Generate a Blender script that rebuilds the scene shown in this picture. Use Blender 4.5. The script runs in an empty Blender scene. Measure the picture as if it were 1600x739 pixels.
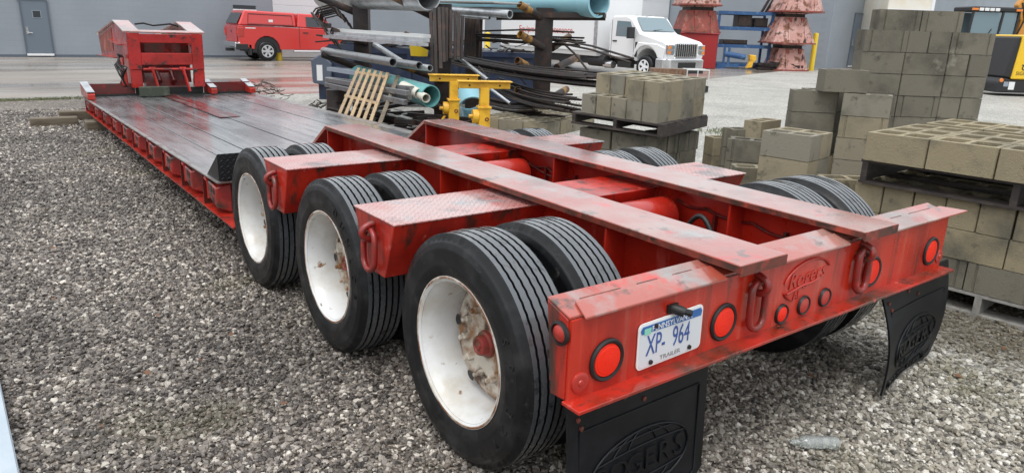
import bpy, bmesh, math, random
from math import radians as R, sin, cos, pi, sqrt, atan2
from mathutils import Vector, Matrix
random.seed(7)
C = bpy.context.scene.collection
SC = bpy.context.scene

# ------------------------------------------------------------------ camera
cam_d = bpy.data.cameras.new("camera"); cam = bpy.data.objects.new("camera", cam_d); C.objects.link(cam)
cam_d.sensor_width = 36.0; cam_d.sensor_fit = 'HORIZONTAL'; cam_d.lens = 24.962
cam_d.clip_start = 0.05; cam_d.clip_end = 1500
rv = Vector((0.80399962, -0.59373739, 0.03256581)); uv = Vector((0.14254738, 0.24561879, 0.95882827)); fv = Vector((0.57729097, 0.76625539, -0.28211312))
mw = Matrix.Identity(4)
for i in range(3):
    mw[i][0] = rv[i]; mw[i][1] = uv[i]; mw[i][2] = -fv[i]
mw.translation = Vector((-2.65285525, -1.49181218, 1.70839348))
cam.matrix_world = mw
SC.camera = cam

# ------------------------------------------------------------------ overcast sky and soft sun
world = bpy.data.worlds.new("World"); SC.world = world; world.use_nodes = True
nt = world.node_tree; bg = nt.nodes["Background"]
sky = nt.nodes.new("ShaderNodeTexSky"); sky.sky_type = 'NISHITA'; sky.sun_disc = False
SUN_EL, SUN_ROT = R(66), R(230)
sky.sun_elevation = SUN_EL; sky.sun_rotation = SUN_ROT; sky.dust_density = 4.0; sky.air_density = 1.6; sky.ozone_density = 1.0
hs = nt.nodes.new("ShaderNodeHueSaturation"); hs.inputs["Saturation"].default_value = 0.22
nt.links.new(sky.outputs[0], hs.inputs["Color"])
mx = nt.nodes.new("ShaderNodeMixRGB"); mx.inputs[0].default_value = 0.6; mx.inputs[2].default_value = (7.4, 7.8, 8.2, 1)
nt.links.new(hs.outputs[0], mx.inputs[1])
# an overcast sky is brighter overhead than at the horizon
wtc = nt.nodes.new("ShaderNodeTexCoord"); wsp = nt.nodes.new("ShaderNodeSeparateXYZ"); nt.links.new(wtc.outputs["Generated"], wsp.inputs[0])
wmr = nt.nodes.new("ShaderNodeMapRange"); wmr.inputs[1].default_value = 0.0; wmr.inputs[2].default_value = 1.0; wmr.inputs[3].default_value = 0.66; wmr.inputs[4].default_value = 1.34
nt.links.new(wsp.outputs[2], wmr.inputs[0])
wmx = nt.nodes.new("ShaderNodeMixRGB"); wmx.blend_type = 'MULTIPLY'; wmx.inputs[0].default_value = 1.0
nt.links.new(mx.outputs[0], wmx.inputs[1]); nt.links.new(wmr.outputs[0], wmx.inputs[2]); nt.links.new(wmx.outputs[0], bg.inputs["Color"])
bg.inputs["Strength"].default_value = 0.15
sun_d = bpy.data.lights.new("sun", 'SUN'); sun_d.energy = 0.9; sun_d.angle = R(25); sun_d.color = (1.0, 0.96, 0.9)
sun = bpy.data.objects.new("sun", sun_d); C.objects.link(sun)
# sky rotation 0 is +Y, turning towards +X
sdir = Vector((sin(SUN_ROT) * cos(SUN_EL), cos(SUN_ROT) * cos(SUN_EL), sin(SUN_EL)))
sun.rotation_euler = sdir.to_track_quat('Z', 'Y').to_euler(); sun.location = (0, 0, 30)
SC.view_settings.view_transform = 'Standard'; SC.view_settings.look = 'None'
SC.view_settings.exposure = 0.35; SC.view_settings.gamma = 1.0; SC.view_settings.use_curve_mapping = False

# ------------------------------------------------------------------ materials
def mat(name, col, rough=0.5, metal=0.0, coat=0.0, spots=(), bump=None, rvar=None, trans=0.0, rnd=None, vor=None, emis=None, alpha=None, spec=None, coord='P'):
    """spots: (colour, scale, threshold, softness, stretch) patches of other colour; bump: (scale, distance, strength);
    rvar: (scale, lo, hi) roughness noise; rnd: list of colours picked per object"""
    m = bpy.data.materials.new(name); m.use_nodes = True
    t = m.node_tree; N = t.nodes; L = t.links; b = N["Principled BSDF"]
    b.inputs["Roughness"].default_value = rough; b.inputs["Metallic"].default_value = metal
    b.inputs["Coat Weight"].default_value = coat; b.inputs["Coat Roughness"].default_value = 0.12
    b.inputs["Transmission Weight"].default_value = trans
    if spec is not None: b.inputs["Specular IOR Level"].default_value = spec
    if coord == 'O':
        tc = N.new("ShaderNodeTexCoord"); pos = tc.outputs["Object"]
    else:
        g = N.new("ShaderNodeNewGeometry"); pos = g.outputs["Position"]
    def noise(scale, stretch=(1, 1, 1), det=4.0, off=0.0):
        mp = N.new("ShaderNodeMapping"); mp.inputs["Scale"].default_value = stretch; mp.inputs["Location"].default_value = (off, off * 1.7, off * .6)
        L.new(pos, mp.inputs["Vector"])
        n = N.new("ShaderNodeTexNoise"); n.inputs["Scale"].default_value = scale; n.inputs["Detail"].default_value = det
        n.inputs["Roughness"].default_value = 0.62
        L.new(mp.outputs[0], n.inputs["Vector"]); return n.outputs["Fac"]
    rgb = N.new("ShaderNodeRGB"); rgb.outputs[0].default_value = (*col, 1); cur = rgb.outputs[0]
    if rnd:
        oi = N.new("ShaderNodeObjectInfo"); cr = N.new("ShaderNodeValToRGB"); cr.color_ramp.interpolation = 'LINEAR'
        e = cr.color_ramp.elements
        for k, c in enumerate(rnd):
            if k < 2: el = e[k]; el.position = k / max(1, len(rnd) - 1)
            else: el = e.new(k / (len(rnd) - 1))
            el.color = (*c, 1)
        for k, c in enumerate(rnd): e[k].color = (*c, 1)
        L.new(oi.outputs["Random"], cr.inputs[0]); cur = cr.outputs[0]
    for k, s in enumerate(spots):
        c2, sc, th, so = s[:4]; st = s[4] if len(s) > 4 else (1, 1, 1)
        n = noise(sc, st, 6.0, 3.1 * (k + 1))
        mr = N.new("ShaderNodeMapRange"); mr.inputs[1].default_value = th - so; mr.inputs[2].default_value = th + so
        L.new(n, mr.inputs[0])
        x = N.new("ShaderNodeMixRGB"); x.inputs[2].default_value = (*c2, 1); L.new(mr.outputs[0], x.inputs[0]); L.new(cur, x.inputs[1]); cur = x.outputs[0]
    L.new(cur, b.inputs["Base Color"])
    if rvar:
        n = noise(rvar[0], rvar[3] if len(rvar) > 3 else (1, 1, 1), 3.0, 9.0); mr = N.new("ShaderNodeMapRange")
        mr.inputs[1].default_value = .35; mr.inputs[2].default_value = .65; mr.inputs[3].default_value = rvar[1]; mr.inputs[4].default_value = rvar[2]
        L.new(n, mr.inputs[0]); L.new(mr.outputs[0], b.inputs["Roughness"])
    if bump:
        n = noise(bump[0], bump[3] if len(bump) > 3 else (1, 1, 1), 5.0, 5.0); bp = N.new("ShaderNodeBump")
        bp.inputs["Distance"].default_value = bump[1]; bp.inputs["Strength"].default_value = bump[2]
        L.new(n, bp.inputs["Height"]); L.new(bp.outputs[0], b.inputs["Normal"])
    if emis: b.inputs["Emission Color"].default_value = (*emis[0], 1); b.inputs["Emission Strength"].default_value = emis[1]
    return m

RED = (0.47, 0.021, 0.008); DRED = (0.30, 0.012, 0.006); GRIME = (0.045, 0.022, 0.014)
M = {}
M['red'] = mat("red_paint", RED, .34, coat=.5, spots=[(DRED, 3.0, .52, .12), ((.55, .09, .07), 9.0, .66, .06, (1, 1, .25)), (GRIME, 7.0, .70, .04, (1.5, 1.5, .3))], bump=(60, .0006, .3), rvar=(6, .25, .5))
M['red_dirty'] = mat("grimy_red_paint", RED, .38, coat=.4, spots=[(DRED, 4.0, .5, .1), (GRIME, 5.0, .58, .07, (2.4, 2.4, .35)), ((.55, .10, .08), 14.0, .67, .04)], bump=(60, .0008, .4), rvar=(6, .25, .55))
M['red_streak'] = mat("streaked_red_paint", (.52, .028, .011), .28, coat=.35, spec=.4, spots=[((.55, .10, .065), 14.0, .64, .09, (2.2, 2.2, .05)), (DRED, 3.0, .56, .1, (1, 1, .4)), ((.06, .028, .015), 8.0, .645, .05, (1.6, 1.6, .08))], bump=(50, .0008, .3), rvar=(8, .22, .45))
M['red_worn'] = mat("weathered_red_paint", (.37, .07, .045), .2, coat=1, spots=[((.36, .225, .19), 1.7, .53, .11), ((.45, .022, .008), 4.2, .64, .03), ((.28, .27, .26), 3.1, .61, .07), ((.12, .05, .03), 1.1, .64, .08), ((.52, .025, .014), 2.6, .67, .025), ((.06, .03, .02), 9.0, .64, .05)], bump=(35, .001, .25), rvar=(3, .10, .34))
M['red_flange'] = mat("grimy_flange_red", (.46, .022, .010), .34, coat=.3, spots=[((.085, .035, .02), 1.6, .50, .08, (1, 1, 1)), ((.05, .025, .016), 7, .60, .06, (1, 2, 1)), ((.55, .10, .08), 12, .66, .04)], rvar=(8, .2, .45))
M['ring_red'] = mat("ring_red", (.24, .014, .010), .4, coat=.3, spots=[((.09, .03, .02), 14, .56, .08), ((.40, .03, .02), 20, .64, .05)], bump=(60, .001, .4))
M['casting'] = mat("casting_red", (.27, .012, .009), .36, coat=.3, spots=[((.40, .03, .02), 9, .60, .06), (GRIME, 6, .58, .08)], rvar=(8, .24, .45))
M['neck_red'] = mat("gooseneck_red", (.46, .020, .018), .34, coat=.3, spots=[(DRED, 2.2, .54, .1), ((.03, .02, .018), 5.5, .63, .04), (GRIME, 9, .66, .05)], rvar=(6, .22, .45))
M['bare_edge'] = mat("wet_bare_steel_edge", (.22, .215, .21), .3, spots=[((.10, .05, .04), 6, .58, .08)])
M['edge'] = mat("rusty_edge", (.16, .035, .022), .5, spots=[((.05, .025, .017), 14, .5, .08), ((.35, .05, .03), 9, .62, .06)])
M['dark_red'] = mat("dark_red_paint", (.13, .008, .007), .4, coat=.3, spots=[(GRIME, 6, .58, .1), ((.40, .03, .02), 9, .64, .06)], rvar=(8, .28, .55))
M['rubber'] = mat("wet_rubber", (.0075, .008, .009), .42, spec=.32, spots=[((.026, .026, .027), 7, .58, .1), ((.05, .048, .045), 16, .68, .06)], bump=(120, .0006, .35), rvar=(9, .26, .5), coord='O')
M['tread'] = mat("worn_sheen_tread_rubber", (.080, .090, .100), .3, coat=.7, spots=[((.10, .105, .11), 9, .55, .12), ((.03, .032, .034), 20, .62, .06)], bump=(150, .0005, .3), rvar=(9, .2, .42), coord='O')  # worn grey lightened towards blue to paint in the sky's reflection
M['rim'] = mat("white_rim", (.70, .71, .71), .35, coat=.3, spots=[((.56, .53, .47), 5, .56, .12), ((.24, .11, .04), 8, .67, .03), ((.10, .05, .03), 17, .70, .03)], coord='O', rvar=(6, .25, .5))
M['rim_edge'] = mat("rusty_rim_edge", (.55, .50, .43), .5, spots=[((.22, .09, .035), 9, .47, .08)], coord='O')
M['rim_rust'] = mat("rusty_wheel_disc", (.55, .50, .42), .55, spots=[((.24, .12, .05), 7, .50, .07), ((.07, .035, .02), 9, .60, .05)], bump=(40, .001, .5), coord='O')
M['hub'] = mat("hub_red", (.30, .03, .025), .5, spots=[((.12, .05, .025), 14, .52, .08)], bump=(40, .001, .5))
M['flap'] = mat("black_flap_rubber", (.006, .0068, .0085), .42, spec=.28, spots=[((.014, .015, .018), 5, .6, .1)], bump=(90, .0005, .3))
M['black'] = mat("black_rubber", (.012, .012, .012), .5)
M['lens'] = mat("red_lens", (.90, .022, .003), .4, coat=.25, bump=(160, .003, .8), spec=.3)
M['lens_dark'] = mat("dull_red_lens", (.42, .03, .02), .35, coat=.4)
M['plank'] = mat("grey_sheen_plank", (.07, .062, .058), .3, coat=.9, rnd=[(.10, .104, .11), (.215, .222, .23), (.145, .15, .157), (.185, .19, .197), (.095, .098, .104)], spots=[((.24, .25, .26), 4, .54, .12, (4, .12, 1)), ((.03, .03, .032), 7, .62, .06, (4, .15, 1)), ((.05, .05, .052), 1.3, .56, .06, (1, .35, 1))], bump=(28, .002, .35, (4, .3, 1)), rvar=(2.2, .12, .42, (2, .35, 1)))  # weathered greys lifted so the wet sky sheen sits in the colour
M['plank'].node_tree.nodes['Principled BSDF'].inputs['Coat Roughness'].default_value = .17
M['plank_red'] = mat("wet_red_deck_plate", (.15, .014, .013), .3, coat=.3, spots=[((.22, .2, .2), 3, .60, .08, (3, .3, 1)), ((.04, .02, .02), 5, .58, .08, (3, .3, 1))], rvar=(6, .2, .4))
M['steel_black'] = mat("black_diamond_plate", (.014, .015, .017), .35, metal=.2, bump=(40, .003, .5))
M['timber'] = mat("weathered_timber", (.16, .13, .09), .7, spots=[((.08, .06, .04), 8, .55, .1, (.3, 2, 2))], bump=(50, .002, .5, (.2, 2, 2)))
M['timber_green'] = mat("green_painted_timber", (.045, .056, .038), .55, spots=[((.10, .11, .085), 9, .6, .08)], bump=(50, .001, .4))
M['pallet'] = mat("wet_dark_pallet_wood", (.035, .028, .026), .6, spots=[((.075, .06, .05), 7, .58, .1, (1, 1, 3))], bump=(50, .002, .5))
M['crate'] = mat("brown_crate_wood", (.20, .115, .07), .6, spots=[((.11, .06, .035), 5, .58, .1)])
M['pallet_grey'] = mat("grey_pallet_wood", (.30, .29, .27), .65, spots=[((.16, .145, .12), 9, .55, .1)], bump=(50, .002, .5))
M['pallet_tan'] = mat("pale_slat_wood", (.36, .25, .14), .65, rnd=[(.28, .20, .12), (.42, .30, .17), (.33, .24, .15)], spots=[((.18, .12, .07), 9, .6, .08, (2, 2, .3))])
def blockmat(n, cols, dark=(.10, .094, .07)):
    return mat(n, cols[0], .8, rnd=cols, spots=[(dark, 2.3, .60, .12), ((.27, .25, .20), 3.1, .69, .05), ((.07, .066, .05), 9, .66, .07)], bump=(110, .006, .9))
M['block_tan'] = blockmat("tan_block_concrete", [(.265, .222, .140), (.31, .26, .165), (.235, .198, .128)])
M['block_grey'] = blockmat("grey_block_concrete", [(.155, .142, .110), (.190, .173, .132), (.130, .119, .094)], (.075, .069, .053))
M['block_mid'] = blockmat("mixed_block_concrete", [(.295, .25, .165), (.23, .215, .175), (.32, .268, .175), (.255, .225, .16)])
M['pipe_steel'] = mat("grey_steel_pipe", (.25, .26, .27), .35, metal=.6, spots=[((.12, .09, .07), 9, .62, .08)])
M['galv'] = mat("galvanised_steel", (.58, .60, .62), .38, metal=.75, spots=[((.40, .42, .44), 6, .55, .1)])
M['channel'] = mat("pale_steel_channel", (.62, .63, .62), .4, metal=.3)
M['pvc'] = mat("pale_blue_pvc", (.28, .52, .60), .3)
M['pvc_teal'] = mat("teal_pvc", (.13, .36, .36), .35)
M['pvc_white'] = mat("white_pvc", (.62, .60, .52), .4)
M['blacksteel'] = mat("dark_rusty_steel", (.022, .017, .016), .5, metal=.2, spots=[((.06, .030, .022), 8, .57, .1), ((.035, .03, .03), 5, .6, .08)], bump=(40, .001, .4))
M['brownsteel'] = mat("brown_rusty_steel", (.032, .019, .015), .55, spots=[((.085, .04, .022), 8, .6, .08), ((.02, .016, .015), 5, .55, .08)], bump=(40, .001, .4))
M['armtip'] = mat("worn_yellow_arm", (.36, .19, .03), .5, spots=[((.05, .028, .02), 5, .47, .06), ((.20, .085, .03), 14, .58, .06)])
M['yellow'] = mat("yellow_paint", (.82, .47, .035), .4, coat=.2, spots=[((.55, .27, .02), 5, .6, .1), ((.18, .10, .04), 18, .73, .02)])
M['bollard'] = mat("bollard_yellow", (.78, .55, .03), .45)
M['navy'] = mat("navy_paint", (.017, .027, .060), .4, spots=[((.035, .045, .07), 4, .6, .1)])
M['slate'] = mat("slate_blue_paint", (.09, .11, .15), .4)
M['greypaint'] = mat("blue_grey_paint", (.26, .30, .35), .4)
M['wall'] = None
M['door'] = mat("slate_door_paint", (.14, .175, .215), .45)
M['doorframe'] = mat("dark_slate_frame", (.10, .12, .15), .45)
M['white'] = mat("white_paint", (.78, .79, .80), .3, coat=.3)
M['white_siding'] = mat("white_siding", (.66, .68, .70), .45)
M['cream'] = mat("cream_rusty_panel", (.74, .71, .64), .5, spots=[((.45, .20, .09), 1.3, .68, .04, (.3, .3, 3)), ((.70, .62, .48), 1.2, .55, .12)])
M['glass'] = mat("dark_glass", (.02, .025, .03), .06, coat=.5)
M['glass_blue'] = mat("cab_glass", (.16, .23, .26), .08, coat=.6)
M['chrome'] = mat("chrome", (.72, .73, .74), .18, metal=.95)
M['alloy'] = mat("alloy_rim", (.60, .61, .62), .3, metal=.8)
M['truck_red'] = mat("pickup_red", (.56, .018, .014), .22, coat=.9)
M['truck_red2'] = mat("pickup_panel_red", (.50, .03, .026), .3, coat=.6)
M['darkplastic'] = mat("dark_plastic", (.018, .018, .02), .5)
M['orange'] = mat("orange_lens", (.75, .22, .03), .3, coat=.5)
M['hopper'] = mat("rusty_pink_steel", (.46, .24, .205), .6, spots=[((.56, .36, .32), 1.6, .55, .08), ((.16, .06, .03), 3.2, .56, .05), ((.045, .025, .02), 4, .60, .04, (1, 1, .4))], bump=(20, .01, .4))
M['hopper_red'] = mat("rusty_red_steel", (.26, .055, .04), .6, spots=[((.12, .05, .03), 4, .58, .06), ((.40, .16, .12), 3, .62, .06)])
M['box_red'] = mat("deep_red_steel", (.30, .012, .014), .4)
M['blue'] = mat("blue_paint", (.028, .095, .24), .4, spots=[((.09, .19, .35), 4, .62, .08), ((.03, .05, .09), 7, .62, .06)])
M['orange_body'] = mat("orange_yellow_paint", (.58, .25, .03), .4, coat=.3)
M['sigma'] = mat("compressor_yellow", (.80, .50, .015), .35, coat=.4)
M['ink_blue'] = mat("plate_blue_ink", (.05, .10, .32), .5)
M['plate_blue'] = mat("plate_blue_band", (.03, .13, .38), .35)
M['plate_white'] = mat("plate_white", (.66, .70, .74), .35, coat=.3)
M['plate_frame'] = mat("plate_frame", (.80, .80, .78), .35)
M['ink_grey'] = mat("plate_grey_ink", (.28, .27, .26), .6)
M['sticker'] = mat("green_sticker", (.25, .62, .48), .4)
M['ink_red'] = mat("red_lettering", (.55, .06, .05), .5)
M['ink_black'] = mat("black_lettering", (.02, .02, .02), .5)
M['leaf'] = mat("weed_leaf", (.07, .12, .03), .6, rnd=[(.12, .15, .045)]*2)
M['twig'] = mat("dark_twig", (.05, .038, .03), .7)
M['paper'] = mat("white_sticker", (.75, .76, .76), .5)

# diamond plate: raised lozenges in the relief
def diamond(m, sc=26.0, strength=.9, dist=.004):
    t = m.node_tree; N = t.nodes; L = t.links; b = N["Principled BSDF"]
    g = N.new("ShaderNodeNewGeometry"); sp = N.new("ShaderNodeSeparateXYZ"); L.new(g.outputs["Position"], sp.inputs[0])
    def ma(op, a, bb=None):
        n = N.new("ShaderNodeMath"); n.operation = op
        for i, v in enumerate((a, bb)):
            if v is None: continue
            if isinstance(v, (int, float)): n.inputs[i].default_value = v
            else: L.new(v, n.inputs[i])
        return n.outputs[0]
    x, y = sp.outputs[0], sp.outputs[1]
    z = sp.outputs[2]
    y = ma('ADD', y, z)
    hs_ = []
    for o, (p, q) in ((0.0, (1.0, .42)), (.5, (.42, 1.0))):
        u = ma('SUBTRACT', ma('FRACT', ma('ADD', ma('MULTIPLY', x, sc), o)), .5)
        v = ma('SUBTRACT', ma('FRACT', ma('ADD', ma('MULTIPLY', y, sc), o)), .5)
        # lozenge turned 45 degrees
        a = ma('ABSOLUTE', ma('ADD', u, v)); c = ma('ABSOLUTE', ma('SUBTRACT', u, v))
        d = ma('ADD', ma('MULTIPLY', a, 1.0 if p == 1.0 else 3.4), ma('MULTIPLY', c, 3.4 if p == 1.0 else 1.0))
        hs_.append(ma('MAXIMUM', ma('SUBTRACT', .62, d), 0.0))
    h = ma('MINIMUM', ma('MULTIPLY', ma('MAXIMUM', hs_[0], hs_[1]), 4.0), 1.0)
    bp = N.new("ShaderNodeBump"); bp.inputs["Distance"].default_value = dist; bp.inputs["Strength"].default_value = strength
    L.new(h, bp.inputs["Height"]); L.new(bp.outputs[0], b.inputs["Normal"])
M['tread_plate'] = mat("worn_red_tread_plate", (.48, .10, .085), .2, coat=.7, spots=[((.50, .32, .30), 2.2, .48, .14), ((.30, .30, .31), 4.5, .60, .06), ((.07, .028, .02), 3.0, .63, .06), ((.50, .03, .02), 7, .66, .05)], rvar=(4, .12, .4))
diamond(M['tread_plate'])
diamond(M['steel_black'], 22.0, .9, .006)

def wallmat():
    m = bpy.data.materials.new("painted_block_wall"); m.use_nodes = True
    t = m.node_tree; N = t.nodes; L = t.links; b = N["Principled BSDF"]; b.inputs["Roughness"].default_value = .6
    tc = N.new("ShaderNodeTexCoord"); br = N.new("ShaderNodeTexBrick")
    br.inputs["Scale"].default_value = 1.0; br.inputs["Brick Width"].default_value = .4; br.inputs["Row Height"].default_value = .2
    br.inputs["Mortar Size"].default_value = .008; br.inputs["Color1"].default_value = (.265, .297, .335, 1); br.inputs["Color2"].default_value = (.272, .303, .340, 1)
    br.inputs["Mortar"].default_value = (.255, .286, .322, 1)
    sp = N.new("ShaderNodeSeparateXYZ"); cb = N.new("ShaderNodeCombineXYZ"); L.new(tc.outputs["Object"], sp.inputs[0])
    L.new(sp.outputs[0], cb.inputs[0]); L.new(sp.outputs[2], cb.inputs[1]); L.new(cb.outputs[0], br.inputs["Vector"])
    n = N.new("ShaderNodeTexNoise"); n.inputs["Scale"].default_value = .5; L.new(tc.outputs["Object"], n.inputs["Vector"])
    x = N.new("ShaderNodeMixRGB"); x.blend_type = 'MULTIPLY'; x.inputs[0].default_value = .35
    mr = N.new("ShaderNodeMapRange"); mr.inputs[1].default_value = .3; mr.inputs[2].default_value = .7; mr.inputs[3].default_value = .75; mr.inputs[4].default_value = 1.1
    L.new(n.outputs["Fac"], mr.inputs[0]); L.new(br.outputs["Color"], x.inputs[1]); L.new(mr.outputs[0], x.inputs[2]); L.new(x.outputs[0], b.inputs["Base Color"])
    bp = N.new("ShaderNodeBump"); bp.inputs["Distance"].default_value = .008; bp.inputs["Strength"].default_value = .3; bp.invert = True
    L.new(br.outputs["Fac"], bp.inputs["Height"]); L.new(bp.outputs[0], b.inputs["Normal"])
    return m
M['wall'] = wallmat()

def groundmat():
    m = bpy.data.materials.new("gravel_ground"); m.use_nodes = True
    t = m.node_tree; N = t.nodes; L = t.links; b = N["Principled BSDF"]; b.inputs["Roughness"].default_value = .55
    g = N.new("ShaderNodeNewGeometry"); pos = g.outputs["Position"]
    v = N.new("ShaderNodeTexVoronoi"); v.inputs["Scale"].default_value = 42; L.new(pos, v.inputs["Vector"])
    sp = N.new("ShaderNodeSeparateColor"); L.new(v.outputs["Color"], sp.inputs[0])
    def ramp(cs):
        r = N.new("ShaderNodeValToRGB"); e = r.color_ramp.elements
        while len(e) < len(cs): e.new(.5)
        for k, (p, c) in enumerate(cs): e[k].position = p; e[k].color = (*c, 1)
        L.new(sp.outputs[0], r.inputs[0]); return r.outputs[0]
    dark = ramp([(0, (.045, .036, .029)), (.45, (.152, .125, .104)), (.8, (.275, .234, .196)), (1, (.47, .415, .35))])
    pale = ramp([(0, (.26, .25, .225)), (.45, (.42, .405, .365)), (.8, (.54, .525, .48)), (1, (.66, .645, .60))])
    sx = N.new("ShaderNodeSeparateXYZ"); L.new(pos, sx.inputs[0])
    n = N.new("ShaderNodeTexNoise"); n.inputs["Scale"].default_value = .45; n.inputs["Detail"].default_value = 5; L.new(pos, n.inputs["Vector"])
    a = N.new("ShaderNodeMath"); a.operation = 'MULTIPLY_ADD'; a.inputs[1].default_value = 3.0; L.new(n.outputs["Fac"], a.inputs[0]); L.new(sx.outputs[0], a.inputs[2])
    mr = N.new("ShaderNodeMapRange"); mr.inputs[1].default_value = 1.2; mr.inputs[2].default_value = 3.4; L.new(a.outputs[0], mr.inputs[0])
    x = N.new("ShaderNodeMixRGB"); L.new(mr.outputs[0], x.inputs[0]); L.new(dark, x.inputs[1]); L.new(pale, x.inputs[2])
    n2 = N.new("ShaderNodeTexNoise"); n2.inputs["Scale"].default_value = .9; n2.inputs["Detail"].default_value = 6; L.new(pos, n2.inputs["Vector"])
    m2 = N.new("ShaderNodeMapRange"); m2.inputs[1].default_value = .57; m2.inputs[2].default_value = .72; m2.inputs[4].default_value = .3; L.new(n2.outputs["Fac"], m2.inputs[0])
    x2 = N.new("ShaderNodeMixRGB"); x2.inputs[2].default_value = (.095, .09, .045, 1); L.new(m2.outputs[0], x2.inputs[0]); L.new(x.outputs[0], x2.inputs[1])
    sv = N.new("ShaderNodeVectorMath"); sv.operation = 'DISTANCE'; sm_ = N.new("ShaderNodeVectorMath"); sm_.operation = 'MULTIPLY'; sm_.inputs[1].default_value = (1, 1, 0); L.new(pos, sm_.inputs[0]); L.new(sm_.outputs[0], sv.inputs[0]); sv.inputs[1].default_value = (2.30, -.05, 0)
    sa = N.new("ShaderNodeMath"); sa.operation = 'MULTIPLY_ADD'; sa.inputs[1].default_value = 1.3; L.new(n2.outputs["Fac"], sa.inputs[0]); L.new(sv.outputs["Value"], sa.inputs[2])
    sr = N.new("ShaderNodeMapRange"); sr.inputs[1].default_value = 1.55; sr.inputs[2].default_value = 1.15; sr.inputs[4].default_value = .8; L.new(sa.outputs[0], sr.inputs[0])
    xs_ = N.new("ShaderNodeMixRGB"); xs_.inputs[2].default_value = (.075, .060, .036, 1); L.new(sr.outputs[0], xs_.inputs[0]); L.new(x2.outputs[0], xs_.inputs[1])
    n3 = N.new("ShaderNodeTexNoise"); n3.inputs["Scale"].default_value = .7; n3.inputs["Detail"].default_value = 7; L.new(pos, n3.inputs["Vector"])
    m3 = N.new("ShaderNodeMapRange"); m3.inputs[1].default_value = .35; m3.inputs[2].default_value = .62; m3.inputs[3].default_value = .85; m3.inputs[4].default_value = 1.06; L.new(n3.outputs["Fac"], m3.inputs[0])
    x3 = N.new("ShaderNodeMixRGB"); x3.blend_type = 'MULTIPLY'; x3.inputs[0].default_value = 1.0; L.new(xs_.outputs[0], x3.inputs[1]); L.new(m3.outputs[0], x3.inputs[2])
    L.new(x3.outputs[0], b.inputs["Base Color"])
    bp = N.new("ShaderNodeBump"); bp.inputs["Distance"].default_value = .03; bp.inputs["Strength"].default_value = 1.0; bp.invert = True
    L.new(v.outputs["Distance"], bp.inputs["Height"]); L.new(bp.outputs[0], b.inputs["Normal"])
    return m
M['ground'] = groundmat()

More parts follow.
